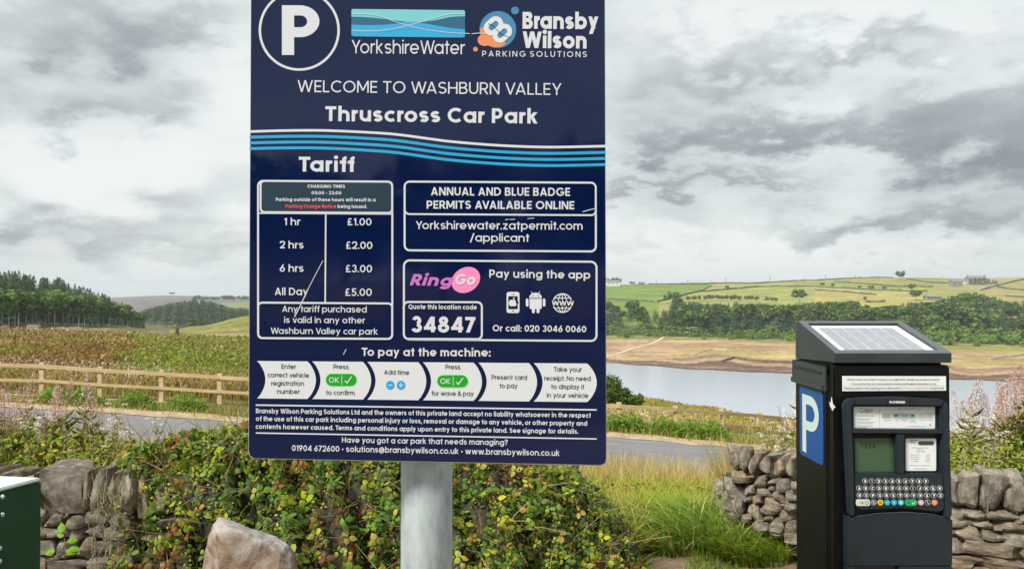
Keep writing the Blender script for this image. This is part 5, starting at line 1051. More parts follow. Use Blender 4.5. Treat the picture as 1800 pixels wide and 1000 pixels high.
def brambles():
    root = empty('bramble_thicket', (-.4, 4.2, 0), 'dense bramble thicket with green and reddish brown leaves over the wall behind the sign post', 'brambles')
    O = np.array(root.location)
    # tangled litter under the leaves
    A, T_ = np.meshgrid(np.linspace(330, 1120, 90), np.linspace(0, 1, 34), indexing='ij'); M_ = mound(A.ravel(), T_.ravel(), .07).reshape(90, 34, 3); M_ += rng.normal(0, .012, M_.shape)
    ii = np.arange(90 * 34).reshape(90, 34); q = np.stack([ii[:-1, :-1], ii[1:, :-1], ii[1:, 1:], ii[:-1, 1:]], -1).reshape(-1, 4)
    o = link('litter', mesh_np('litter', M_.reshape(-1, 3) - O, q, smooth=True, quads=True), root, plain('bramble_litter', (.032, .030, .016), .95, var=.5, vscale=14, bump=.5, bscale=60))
    def cloud(n, lo=190, hi=1125, size=(.022, .036), deep=.10):
        px = U(lo, hi, n); t = U(0, 1, n) ** .9
        dens = np.interp(px, [190, 260, 360, 430, 1050, 1125], [.30, .45, .75, 1, 1, .6]); dens = np.where((px < 370) & (t > .5), 1, dens); dens *= .45 + .55 * (np.sin(px * .06 + 5 * t) * np.sin(t * 11 + px * .031) > -.45)
        k = U(0, 1, n) < dens; px, t = px[k], t[k]; n = len(px); dp = U(-.03, deep, n) 
        p = mound(px, t, dp); e = .01; pu = mound(px + 3, t, dp) - p; pv = mound(px, np.minimum(t + e, 1), dp) - mound(px, t - e, dp); nr = np.cross(pu, pv); nr /= np.linalg.norm(nr, axis=1, keepdims=True) + 1e-9
        nr *= np.where((nr[:, 1] > .3) & (t < .7), -1, 1)[:, None]; nr = np.where((nr[:, 2] < -.2)[:, None], -nr, nr); nr += np.array([0, -.2, .45]) + rng.normal(0, .55, (n, 3))
        # browning patches
        br = (np.sin(px * .022 + 1.3) + np.sin(px * .013 + t * 8 + 4) + np.sin(px * .051 - t * 13)) ; pb = np.clip(.10 + .20 * (br - .2), .03, .55)
        kind = U(0, 1, n); yel = U(0, 1, n) < np.interp(px, [200, 420, 700, 1000], [.34, .26, .22, .40])
        C = vary([(.075, .135, .024), (.105, .175, .034), (.055, .105, .028), (.135, .20, .05)], n, .22)
        C = C * 1.25; C = np.where(yel[:, None], vary([(.33, .34, .06), (.25, .30, .05), (.38, .35, .10)], n, .2), C); C = np.where((kind < pb)[:, None], vary([(.24, .12, .045), (.17, .075, .035), (.30, .18, .07), (.12, .06, .04)], n, .25), C)
        return p, nr, U(size[0], size[1], n), C
    p, nr, s, C = cloud(6800, size=(.024, .042)); s = s * np.interp(p[:, 0], [-1.6, -1.0, -.6, .4], [1.18, 1.15, .98, .9]) * rng.choice([.45, .7, 1, 1.15], len(s), p=[.2, .25, .35, .2])
    parts = []
    for k in range(3):       # three leaflets to a leaf
        a = 2.0 * k + U(-.3, .3, len(p)); r = np.stack([np.cos(a), U(-.3, .3, len(p)), np.sin(a)], 1)
        parts.append(leaves(p + r * .004 - O, nr + rng.normal(0, .25, p.shape), s * (1.12 if k == 0 else .92), s * .82, C * rng.normal(1, .08, (len(p), 1)), rot=r))
    p, nr, s, C = cloud(9500, size=(.008, .022), deep=.06); parts.append(leaves(p - O, nr, s, s * .8, C))
    gp_ = U(230, 1110, 900); gt = U(.05, .85, 900); gpos = mound(gp_, gt, .03); gh = U(.06, .26, 900); parts.append(blades(gpos - O, gh, U(.002, .005, 900), gh * U(.3, 1.6, 900), U(3.2, 6.2, 900), vary([(.45, .37, .18), (.34, .30, .10), (.24, .30, .06)], 900), 4))
    stuff('foliage', None, None, join(*parts), M_leaf, root)
    # the 240 largest, foremost leaves as pieces of their own
    p, nr, s, C = cloud(420, 230, 1080, (.034, .047), -.02); n = min(240, len(p)); variants = []
    for j in range(12):
        cc = C[j]; me = mesh_np('leaf', *leaves(np.zeros((1, 3)), np.array([[0, 0, 1.0]]), np.array([1.0]), np.array([.8]), cc[None], rot=np.array([[1.0, 0, 0]]))); me.materials.append(M_leaf); variants.append(me)
    for i in range(n):
        o = bpy.data.objects.new('leaf', variants[i % 12]); col.objects.link(o); o.parent = root; o.location = p[i] - O + np.array([0, -.012, 0]); nn = Vector(nr[i]).normalized()
        o.rotation_euler = (nn.to_track_quat('Z', 'Y') @ __import__('mathutils').Quaternion((0, 0, 1), rng.uniform(0, 6.28))).to_euler(); sz = float(s[i]); o.scale = (sz, sz, sz)
    # canes and dry stalks
    mb = MB()
    for i in range(210):
        px = rng.uniform(200, 1090); t = rng.uniform(0, .75); a = Vector(mound(np.array([px]), np.array([t]), .05)[0]); dx, dz = rng.uniform(-.28, .28), rng.uniform(-.05, .28)
        b = a + Vector((dx, rng.uniform(-.16, -.02), dz)); m_ = (a + b) / 2 + Vector((rng.uniform(-.04, .04), -.04, rng.uniform(.0, .09))); pts = smooth_pts([tuple(a), tuple(m_), tuple(b)], 3) if False else [a, a.lerp(m_, .6), m_, m_.lerp(b, .6), b]
        mb.tube(pts, [.0022, .0022, .002, .0016, .001], 3, 0, False)
    mb.build('cane', M_stem, root, recalc=False)['kind'] = 'stuff'
brambles()

# ---- grass of the path, the bank and the verges
def grass_near():
    hole = lambda px, d: ~(((np.hypot((px - 1150) / 62, (d - 4.75) / .40) < 1)) | (np.hypot((px - 1355) / 62, (d - 4.62) / .26) < 1))
    p, px = spots(980, 1500, 3.8, 5.6, 15000, hole); n = len(p); parts = [blades(p, U(.025, .07, n), U(.003, .006, n), U(.01, .06, n), U(0, 6.28, n), vary(GREEN + [(.25, .23, .06)], n), 2)]
    # long green tussocks leaning left, beside the wall
    for (cx, cd, rx, rd, n, hh, az, cols, prob) in ((1240, 5.05, 60, .28, 1000, (.20, .36), (2.2, 4.4), [(.17, .28, .05), (.23, .36, .08), (.14, .23, .05), (.40, .38, .15)], None), (1180, 4.95, 45, .2, 900, (.12, .24), (2.2, 4.4), [(.13, .24, .04), (.17, .30, .06), (.32, .32, .12)], None), (1290, 4.85, 40, .15, 700, (.12, .26), (1.4, 4.6), [(.13, .24, .04), (.17, .30, .06), (.32, .32, .12)], None), (1330, 4.75, 70, .18, 1700, (.08, .20), (2.2, 4.4), GREEN + OLIVE[:1], None), (1165, 5.6, 75, .5, 3200, (.12, .28), (0, 6.28), GREEN[:2] + OLIVE, None), (1090, 5.1, 45, .5, 2200, (.10, .25), (0, 6.28), OLIVE + GREEN[:1] + DRY[:1], None), (1070, 4.4, 60, .25, 1600, (.05, .14), (0, 6.28), GREEN[:2] + OLIVE[:1], None), (960, 4.0, 120, .15, 1500, (.05, .16), (0, 6.28), GREEN[:2] + OLIVE[:1] + DRY[:1], None)):
        a = U(0, 6.28, n); r = np.sqrt(U(0, 1, n)); q = np.stack([cx + rx * r * np.cos(a), cd + rd * r * np.sin(a)], 1); x = (q[:, 0] - 900) / F * q[:, 1]; pos = np.stack([x, q[:, 1], gzs(x, q[:, 1])], 1)
        h = U(*hh, n); parts.append(blades(pos, h, U(.005, .011, n), h * U(.3, 1.6, n), np.where(U(0, 1, n) < .3, U(0, 6.28, n), U(*az, n)), vary(cols, n, .28), 4))
    stuff('path_grass', 'green tussocky grass beside the bare earth path at the wall gap', 'grass', join(*parts), M_grass)
grass_near()
def bank():
    parts = []
    p, px = spots(960, 1330, 5.4, 14.4, 16000, power=.9); n = len(p); patch = np.sin(px * .03) + np.sin(p[:, 1] * 1.7 + px * .02)
    C = np.where((patch > .3)[:, None], vary(DRY + OLIVE, n), vary(OLIVE + GREEN[:1] + BROWN[:1], n)); C = np.where((p[:, 1] < 8.5)[:, None] & (U(0, 1, n) < .7)[:, None], vary([(.30, .33, .06), (.22, .30, .05), (.36, .34, .09)], n), C); h = U(.12, .42, n) * np.interp(p[:, 1], [5.4, 7, 13.5, 14.4], [.6, 1, 1, .5]); parts.append(blades(p, h, U(.005, .010, n), h * U(.2, .9, n), U(0, 6.28, n), C, 3))
    p, px = spots(1050, 1300, 6, 12, 5000); n = len(p); p[:, 2] += U(.02, .28, n); parts.append(leaves(p, rng.normal(0, .6, (n, 3)) + [0, -.3, .8], U(.02, .045, n), U(.012, .03, n), vary(OLIVE + BROWN + GREEN[:1], n)))
    # left bank, seen over the wall
    p, px = spots(-420, 700, 4.9, 14.2, 15000, power=.8); n = len(p); h = U(.15, .5, n); parts.append(blades(p, h, U(.006, .012, n), h * U(.1, .8, n), U(0, 6.28, n), vary(OLIVE + GREEN[:2] + DRY[:1], n), 3))
    p, px = spots(-300, 480, 4.7, 8.5, 15000, power=.8); n = len(p); lift = np.interp(px, [-300, 60, 160, 300, 440, 480], [.75, .68, .62, .46, .55, .5]); p[:, 2] += U(.0, 1.0, n) * lift; parts.append(leaves(p, rng.normal(0, .6, (n, 3)) + [0, -.3, .8], U(.025, .06, n), U(.012, .028, n), vary([(.24, .28, .05), (.17, .26, .04), (.32, .33, .06), (.26, .25, .07)], n)))
    # right bank behind the wall
    p, px = spots(1290, 2100, 4.95, 14.2, 15000, power=.8); n = len(p); h = U(.2, .6, n); parts.append(blades(p, h, U(.005, .011, n), h * U(.1, .7, n), U(0, 6.28, n), vary(OLIVE + DRY[:1] + GREEN[:1], n), 3))
    p, px = spots(1600, 1950, 4.9, 8.0, 13000, power=.8); n = len(p); p[:, 2] += U(.0, 1.0, n) * .62; parts.append(leaves(p, rng.normal(0, .6, (n, 3)) + [0, -.3, .8], U(.02, .05, n), U(.010, .022, n), vary([(.24, .28, .05), (.31, .31, .08), (.17, .24, .045), (.34, .31, .13)], n)))
    stuff('rough_herbage', 'rough yellow green grass and weeds on the bank between wall and road', 'undergrowth', join(*parts), M_leaf)
    parts = []      # tall dry grasses by the end of the wall
    p, px = spots(1270, 1420, 5.6, 8.5, 1300); n = len(p); h = U(.45, .85, n); parts.append(blades(p, h, U(.004, .008, n), h * U(.05, .5, n), U(2.4, 4.2, n), vary(DRY + OLIVE[:1], n), 4))
    p, px = spots(1000, 1310, 11, 14.3, 6000); n = len(p); h = U(.3, .62, n) * np.interp(p[:, 1], [11, 14.3], [.8, 1.45]); parts.append(blades(p, h, U(.006, .010, n), h * U(.05, .6, n), U(0, 6.28, n), vary(DRY, n), 3))
    p, px = spots(0, 440, 5, 9, 500); n = len(p); h = U(.5, .95, n); parts.append(blades(p, h, U(.003, .006, n), h * U(.05, .7, n), U(0, 6.28, n), vary(DRY, n), 4))
    stuff('tall_dry_grass', 'tall straw coloured grass stems leaning above the bank', 'grass', join(*parts), M_grass)
bank()
def verge():
    parts = []
    def strip(a, b, d0, d1, n, hh, cols, fl=None):
        p, px = spots(a, b, d0, d1, n); n = len(p); h = U(*hh, n); parts.append(blades(p, h, U(.012, .03, n), h * U(.2, 1.0, n), U(0, 6.28, n), vary(cols, n), 3))
    strip(-500, 2000, 20.3, 22.4, 9000, (.06, .26), OLIVE + DRY[:1] + GREEN[:1])
    for c in (100, 150, 240, 330, 1085, 1110, 1170, 1215, 1250, 520, 640, 800, 900, 1000):
        p, px = spots(c - 34, c + 34, 21.2, 22.3, 900); n = len(p); p[:, 2] += U(.05, .42, n) * (1 - ((px - c) / 36) ** 2).clip(.1, 1); parts.append(leaves(p, rng.normal(0, .5, (n, 3)) + [0, -.3, .8], U(.05, .12, n), U(.03, .06, n), vary([(.09, .17, .02), (.14, .22, .035), (.19, .24, .05)], n)))
    strip(-500, 900, 23.2, 30, 8000, (.25, .8), DRY + OLIVE + BROWN[:1]); strip(900, 1400, 23.4, 29, 4500, (.10, .34), DRY + OLIVE + BROWN[:1]); strip(1400, 2000, 23.2, 30, 4000, (.25, .7), DRY + OLIVE)
    stuff('verge_grass', 'grass and low bracken growing along the foot of the timber fence', 'grass', join(*parts), M_leaf)
    parts = []      # pale seed heads behind the fence
    for a, b, n, col_s, y0, y1 in ((-200, 80, 900, [(.62, .58, .48), (.5, .42, .36)], .75, 1.15), (80, 300, 1100, [(.66, .62, .52), (.50, .42, .36)], .6, 1.1), (295, 440, 700, [(.48, .27, .22), (.40, .24, .2)], .55, 1.0), (1065, 1180, 900, [(.66, .62, .5), (.5, .4, .3)], .05, .5), (1180, 1400, 2000, [(.62, .52, .36), (.70, .66, .54), (.5, .36, .22)], .05, .5)):
        n = int(n * .6); da = 23.3 if a < 1150 else 25.2; p, px = spots(a, b, da, da + 3, n // (1 if a < 1150 else 2)); n = len(p); p[:, 2] += U(y0, y1, n) * .9; parts.append(quadsf(p, rng.normal(size=(n, 3)), U(.015, .038, n), vary(col_s, n, .15)))
    stuff('pale_seed_heads', 'pale seed heads standing among the grass just behind the fence rails', 'seed heads', join(*parts), M_leaf)
verge()
def heath():
    parts = []; n = 34000
    d = 24.5 * (170 / 24.5) ** rng.uniform(0, 1, n); px = U(-420, 640, n); x = (px - 900) / F * d; p = np.stack([x, d, gzs(x, d)], 1); sz = d / 60
    pat = np.sin(x * .23 + 1.2 * np.sin(d * .11)) + np.sin(d * .19 + x * .07) + .6 * np.sin(x * .61 + d * .3); g = pat + np.interp(px, [-100, 150, 300, 440], [.1, .1, .7, 1.0]) * (d > 28) + rng.normal(0, .55, n) + .8 * np.sin(x * .11 + 2) * np.sin(d * .06)
    C = np.where((g > .5)[:, None], vary([(.15, .175, .033), (.21, .215, .042), (.11, .145, .028)], n), vary([(.15, .085, .035), (.20, .13, .045), (.12, .065, .03), (.22, .16, .055)], n)); pale = U(0, 1, n) < np.interp(d, [24, 60, 120, 170], [.02, .03, .07, .25]); C = np.where(pale[:, None], vary([(.40, .30, .19), (.34, .25, .15)], n, .1), C)
    h = U(.2, .6, n) * rng.choice([.6, 1, 1.35], n) * np.interp(d, [24, 60, 170], [.8, 1, .9]); parts.append(blades(p, h, U(.05, .12, n) * (.45 + sz * .9), h * U(.3, 1.3, n), U(0, 6.28, n), C, 2, 1.2))
    q = p.copy(); q[:, 2] += h * U(.3, 1, n); parts.append(quadsf(q, rng.normal(0, .6, (n, 3)) + [0, -.4, .7], U(.05, .11, n) * (.5 + sz), C * rng.normal(1.1, .15, (n, 1))))
    stuff('heath_scrub', 'brown heather and green bracken covering the field behind the fence', 'heath', join(*parts), M_leaf)
    n = 9000; d = 28 * (52 / 28.) ** rng.uniform(0, 1, n); px = U(700, 1900, n); x = (px - 900) / F * d; p = np.stack([x, d, gzs(x, d)], 1); h = U(.05, .16, n)
    stuff('meadow_grass', 'short orange green grass on the hump above the reservoir', 'grass', blades(p, h, U(.05, .09, n), h * U(.2, 1, n), U(0, 6.28, n), vary([(.26, .23, .045), (.22, .22, .04), (.30, .19, .06)], n, .1), 2), M_leaf)
heath()

# ---- flowering plants
def make_herb(kind, seed):
    rs = random.Random(seed); H = 1.0; parts_st, st = [], MB(); lean = rs.uniform(-.10, .10); ln2 = rs.uniform(-.08, .08)
    axis = lambda t: np.array([lean * t * t, ln2 * t * t, H * t])
    st.tube([axis(t) for t in (0, .3, .6, .85, 1)], [.005, .0045, .004, .0025, .0012], 5, 0, False)
    out = {}
    if kind == 'willowherb':
        n = 80; t = U(.18, .72, n); a = U(0, 6.28, n); p = np.array([axis(k) for k in t]); r = np.stack([np.cos(a), np.sin(a), U(.1, .7, n)], 1); nr = np.cross(r, np.stack([-np.sin(a), np.cos(a), np.zeros(n)], 1)) * -1
        out['leaves'] = leaves(p, nr, U(.07, .12, n), U(.014, .022, n), vary([(.13, .20, .035), (.18, .23, .05), (.30, .28, .08)], n), .2, rot=r)
        n = 360; t = U(.62, 1.0, n); a = U(0, 6.28, n); w = (.085 * (1.02 - t) / .34 + .008) * U(.3, 1, n); p = np.array([axis(k) for k in t]) + np.stack([np.cos(a) * w, np.sin(a) * w, U(-.01, .02, n)], 1)
        pal = [(.56, .40, .36), (.48, .28, .27), (.66, .55, .49)] if seed % 2 else [(.44, .28, .23), (.62, .50, .45), (.38, .22, .19)]
        out['flower_spike'] = quadsf(p, rng.normal(size=(n, 3)), U(.006, .013, n), vary(pal, n, .2), .3)
    else:
        n = 46; t = U(.1, .85, n); a = U(0, 6.28, n); p = np.array([axis(k) for k in t]); r = np.stack([np.cos(a), np.sin(a), U(0, .8, n)], 1); nr = np.cross(r, np.stack([-np.sin(a), np.cos(a), np.zeros(n)], 1)) * -1
        out['leaves'] = leaves(p, nr, U(.04, .09, n), U(.012, .02, n), vary([(.14, .20, .04), (.20, .24, .06)], n), .2, rot=r); Ps = []
        for _ in range(7):
            t = rs.uniform(.72, 1); c = axis(t) + np.array([rs.uniform(-.10, .10), rs.uniform(-.10, .10), 0]); st.tube([axis(t - .16), c], .0014, 3, 0, False)
            n = 26; Ps.append(np.stack([c[0] + rng.normal(0, .016, n), c[1] + rng.normal(0, .016, n), c[2] + rng.normal(0, .005, n)], 1))
        Ps = np.concatenate(Ps); out['flower_head'] = quadsf(Ps, rng.normal(0, .4, Ps.shape) + [0, 0, 1], U(.004, .008, len(Ps)), vary([(.74, .72, .64), (.66, .62, .5)], len(Ps), .08), .9)
    ms = {}
    me = bpy.data.meshes.new('stem'); me.from_pydata([tuple(v) for v in st.v], [], st.f); me.materials.append(M_stem); ms['stem'] = me
    for k, v in out.items(): me = mesh_np(k, *v); me.materials.append(M_leaf); ms[k] = me
    return ms
HERB = {k: [make_herb(k, s) for s in range(5)] for k in ('willowherb', 'yarrow')}
def herb(kind, px, d, h, label, group, zoff=0):
    p = gp(px, d); root = empty(kind, p + Vector((0, 0, zoff)), label, 'plant', group, rng.uniform(0, 6.28)); ms = random.choice(HERB[kind]); root.scale = (h, h, h)
    for k, me in ms.items():
        o = bpy.data.objects.new(k, me); col.objects.link(o); o.parent = root
        if k != 'stem': o['kind'] = 'stuff'
wl_r = [(1688, 6.4, 1.25), (1697, 6.8, 1.15), (1679, 7, 1.1), (1712, 6.1, 1.0), (1722, 7.2, 1.2), (1734, 6.5, 1.1), (1741, 6.0, 1.0), (1752, 6.9, 1.25), (1762, 6.3, 1.2), (1768, 7.3, 1.35), (1776, 6.1, 1.15), (1783, 6.7, 1.3), (1789, 7.1, 1.4), (1796, 6.2, 1.25), (1803, 6.8, 1.4), (1812, 6.3, 1.3), (1830, 6.6, 1.3), (1705, 7.6, 1.2), (1758, 7.8, 1.4), (1780, 8.0, 1.5), (1748, 8.2, 1.4), (1792, 7.6, 1.5), (1850, 6.9, 1.4), (1773, 5.8, 1.0)]
for px, d, h in wl_r: herb('willowherb', px, d, h * 1.0, 'tall willowherb gone to pink seed behind the wall right of the pay machine', 'willowherbs right of the pay machine')
for px, d, h in [(2, 5.7, .98), (16, 5.9, 1.0), (30, 5.8, .95), (-8, 6.1, 1.1), (40, 6.4, 1.1), (52, 6.2, 1.0), (84, 6.0, 1.0), (106, 6.1, 1.05), (146, 6.3, 1.1), (168, 6.1, 1.0), (186, 6.3, .85), (216, 6.1, .8), (8, 6.0, .95), (22, 6.3, .98), (36, 6.0, .8), (62, 5.8, .75), (92, 6.2, .98), (99, 6.6, 1.0), (112, 6.4, .75), (152, 6.1, .9), (164, 6.5, .8), (200, 6.1, .8), (-20, 6.2, .95), (-60, 6.4, 1.0), (14, 6.9, 1.05), (130, 5.9, .7), (76, 5.9, .72)]:
    herb('willowherb', px, d, h, 'willowherb with pinkish seed tufts behind the left wall, in front of the road', 'willowherbs behind the left wall')
for px, d, h in [(1701, 5.6, .80), (1715, 5.5, .85), (1722, 5.7, .8), (1733, 5.5, .72), (1690, 5.8, .8), (1745, 5.6, .66), (1750, 5.8, .72), (1686, 5.5, .5), (1738, 5.4, .55), (1728, 5.35, .45)]:
    herb('yarrow', px, d, h, 'white flowered weed behind the wall beside the pay machine', 'white flowers beside the pay machine')
for px, d, h in [(1372, 6.2, .75), (1384, 6.5, .9), (1362, 6.6, .8), (1392, 6.0, .8), (1350, 7.5, .9), (1330, 8.5, .8), (1378, 7.4, 1.1), (1390, 7.8, 1.3), (1366, 5.9, .7)]:
    herb('yarrow', px, d, h, 'white flowered weed above the rounded end of the right wall', 'white flowers at the end of the wall')
for px, d, h in [(45, 5.6, .82), (205, 5.9, .9), (242, 5.6, .78), (212, 5.5, .75), (285, 5.7, .8), (92, 5.9, .9)]:
    herb('yarrow', px, d, h, 'white flowered weed standing over the left wall in front of the road', 'white flowers over the left wall')

def seedling():
    root = empty('seedling', at(112, 990, 4.02), 'bright green seedling with broad leaves growing from the left wall beside the cabinet', 'plant'); O = root.location
    mb = MB(); mb.tube([O, at(116, 975, 4.0), at(113, 945, 4.0)], [.003, .0025, .0015], 5); mb.build('stem', M_stem, root)
    for x, y, a, s in ((108, 936, 100, .085), (118, 950, 20, .07), (122, 962, 0, .075), (97, 968, 190, .075), (116, 966, -10, .075), (112, 942, 150, .06)):
        u = np.array([[math.cos(R(a)), -.25, math.sin(R(a))]]); me = mesh_np('leaf', *leaves(np.zeros((1, 3)), np.array([[.1, -.8, .6]]), np.array([s * .72]), np.array([s * .5]), np.array([[.17, .32, .04]]), rot=u)); me.materials.append(M_leaf)
        o = bpy.data.objects.new('leaf', me); col.objects.link(o); o.parent = root; o.location = at(x, y, 3.96) - O
seedling()
def withered():
    n = 420; p = np.stack([U(-2.17, -2.02, n), U(3.98, 4.06, n), U(.16, .62, n)], 1); stuff('withered_grass', 'pale withered grass hanging over the left wall at the edge of the brambles', 'dry grass', blades(p, U(-.10, .14, n), U(.002, .004, n), U(.02, .10, n), U(0, 6.28, n), vary([(.36, .33, .24), (.28, .25, .16)], n), 3), M_grass)
withered()
for px, py, d, s, lab in ((1070, 889, 5.55, (.16, .12, .05), 'flat pale rock showing through the grass at the edge of the brambles'), (1366, 990, 4.62, (.045, .04, .03), 'small white pebble on the bare earth beside the pay machine'), (1330, 978, 4.7, (.03, .03, .018), 'tiny pale pebble on the bare earth in front of the wall'), (1140, 985, 4.66, (.05, .04, .02), 'small flat stone on the worn path')):
    o = bpy.data.objects.new('rock', STONES[3]); col.objects.link(o); p = at(px, py, d); o.location = (p.x, p.y, gz(p.x, p.y) + s[2] * .3); o.scale = s; tag(o, lab, 'stone')

# ------------------------------------------------------------------ trees
def crown_broad(seed, n=520, w=.42, z0=.28):
    r = np.random.default_rng(seed); K = 16; ang = r.uniform(0, 6.28, K); zz = r.uniform(z0 + .12, .86, K); rad = w * np.sqrt(np.clip(1 - ((zz - .58) / .48) ** 2, .05, 1)) * r.uniform(.35, .8, K); cc = np.stack([np.cos(ang) * rad, np.sin(ang) * rad, zz], 1); cr_ = r.uniform(.10, .19, K)
    tone = r.normal(1, .22, K).clip(.6, 1.5); k = r.integers(0, K, n); v = r.normal(size=(n, 3)); v /= np.linalg.norm(v, axis=1, keepdims=True); p = cc[k] + v * (cr_[k] * r.uniform(.6, 1.05, n))[:, None] * [1, 1, .75]
    base = np.array([(.062, .105, .022), (.08, .125, .028), (.05, .085, .022)])[r.integers(0, 3, n)]; C = base * (tone[k] * r.normal(1, .15, n).clip(.6, 1.4))[:, None]
    return quadsf(p, v + r.normal(0, .5, (n, 3)) + [0, 0, .35], r.uniform(.028, .062, n), C, .8)
def crown_con(seed, n=420, w=.22, z0=.12):
    r = np.random.default_rng(seed); t = r.uniform(0, 1, n) ** .8; z = z0 + (1 - z0) * t; tier = np.abs(np.sin(z * 34 + r.uniform(0, 1))) * .3 + .7; rad = w * (1 - t) ** .8 * tier * r.uniform(.35, 1.08, n) + .004; a = r.uniform(0, 6.28, n); rad *= 1 + .25 * np.sin(a * 2 + seed)
    p = np.stack([np.cos(a) * rad, np.sin(a) * rad, z - rad * .25], 1); base = np.array([(.035, .068, .022), (.045, .08, .024), (.028, .055, .022)])[r.integers(0, 3, n)]; C = base * r.normal(1, .2, (n, 1)).clip(.5, 1.6)
    return quadsf(p, np.stack([np.cos(a), np.sin(a), np.full(n, .9)], 1) + r.normal(0, .35, (n, 3)), r.uniform(.026, .055, n) * (1.15 - .85 * t), C, .5)
def trunk_mesh(seed, r0=.018, top=.7, limbs=4, w=.25):
    rs = random.Random(seed); mb = MB(); a = rs.uniform(-.03, .03); mb.tube([(0, 0, -.03), (a * .5, 0, top * .4), (a, .01, top), (a, .01, top + .2)], [r0, r0 * .8, r0 * .45, r0 * .15], 6, 0, False)
    for _ in range(limbs):
        t = rs.uniform(.3, .65); an = rs.uniform(0, 6.28); l = rs.uniform(.5, 1) * w; mb.tube([(a * t, 0, t), (a * t + math.cos(an) * l * .5, math.sin(an) * l * .5, t + l * .35), (a * t + math.cos(an) * l, math.sin(an) * l, t + l * .8)], [r0 * .45, r0 * .3, r0 * .1], 4, 0, False)
    me = bpy.data.meshes.new('trunk'); me.from_pydata([tuple(v) for v in mb.v], [], mb.f); me.materials.append(M_bark); return me
def as_mesh(name, d, mat): me = mesh_np(name, *d); me.materials.append(mat); return me
M_treeB = leafy('tree_foliage_bright', .25, .7, .2, 1.5); M_shrub = leafy('shrub_foliage', .25, .7, .14, 2.3)
TREES = {'broadleaf_tree': [(as_mesh('crown', crown_broad(s, 800), M_tree), trunk_mesh(s)) for s in range(6)],
         'tall_tree': [(as_mesh('crown', crown_broad(20 + s, 760, .26, .36), M_treeB), trunk_mesh(30 + s, .013, .75, 5, .16)) for s in range(6)],
         'conifer': [(as_mesh('crown', crown_con(s, 520), M_tree), trunk_mesh(60 + s, .011, .7, 0)) for s in range(5)],
         'bright_tree': [(as_mesh('crown', crown_broad(40 + s, 700, .34, .12), M_treeB), trunk_mesh(80 + s)) for s in range(5)],
         'shrub': [(as_mesh('crown', crown_broad(50 + s, 520, .62, -.10), M_shrub), trunk_mesh(90 + s, .02, .4, 2)) for s in range(5)]}
def tree(kind, p, h, label, group=None, wide=1.0, name=None, v=None):
    c, t = random.choice(TREES[kind]) if v is None else TREES[kind][v]; root = empty(name or ('tree' if kind in ('broadleaf_tree', 'tall_tree', 'bright_tree') else kind), p, label, 'bush' if kind == 'shrub' else 'tree', group, random.uniform(0, 6.28)); root.scale = (h * wide, h * wide, h)
    for nm, me in (('crown', c), ('trunk', t)): o = bpy.data.objects.new(nm, me); col.objects.link(o); o.parent = root
    return root
# plantation on the left
dl = lambda px: np.interp(px, [-80, 0, 250], [178, 186, 330])
for i, px in enumerate(np.linspace(-60, 246, 30)):
    px += random.uniform(-3, 3); d = float(dl(px)) + random.uniform(0, 6); y = float(np.interp(px, [-60, 60, 140, 190, 250], [498, 504, 512, 522, 548])) + random.uniform(-4, 7); b = gp(px, d); h = zy(y, d) - b.z
    tree('tall_tree', b, h, 'slender broadleaf tree with pale trunk at the front edge of the left plantation', 'front row of the left plantation', random.uniform(1.1, 1.5))
for i in range(165):
    px = -80 + 335 * ((i * .618) % 1); dd = 12 + 70 * random.random(); d = float(dl(px)) + dd; top = float(np.interp(px, [-80, 0, 20, 45, 70, 100, 125, 150, 200, 250], [470, 482, 480, 484, 494, 492, 502, 508, 530, 556])) + abs(random.gauss(0, 11)) - 7; b = gp(px, d); h = zy(top, d) - b.z
    tree('conifer', b, h, 'dark spruce rising behind the front row of the left plantation', 'spruces of the left plantation', random.uniform(.85, 1.15))
# far wood up the valley
for i in range(120):
    px = 232 + 225 * ((i * .618) % 1); d = 600 + 330 * ((i * .414) % 1); b = gp(px, d); h = random.uniform(17, 24); lim = float(np.interp(px, [232, 265, 290, 330, 350, 380, 410, 457], [552, 540, 535, 527, 526, 532, 541, 541]))
    if HZ + (EYE - b.z - h) / d * F < lim - 2: h = max(5, zy(lim, d) - b.z)
    if HZ + (EYE - b.z) / d * F < lim + 4: continue
    tree('conifer', b, h, 'distant blue green conifer in the wood up the valley, left of the sign', 'conifers up the valley', random.uniform(1.5, 2.2))
tree('bright_tree', gp(340, 322), zy(557, 322) - gp(340, 322).z, 'lone pale green willow at the foot of the green field left of the sign', wide=1.3, name='willow')
tree('broadleaf_tree', gp(302, 2480), 11, 'tiny dark clump of trees on the moor skyline', wide=2.2)
for k, (px, d, h) in enumerate([(345, 1400, 12), (372, 1500, 10), (395, 1500, 13), (402, 1500, 13), (412, 1500, 11), (424, 1500, 12), (436, 1500, 11), (380, 1350, 9), (360, 1350, 9)]): 
    b = gp(px, d); tree('broadleaf_tree', Vector((b.x, b.y, max(b.z, zy(530, d)))), h, 'small dark tree in the hedgerow below the moor', 'hedgerow trees below the moor', 1.8)
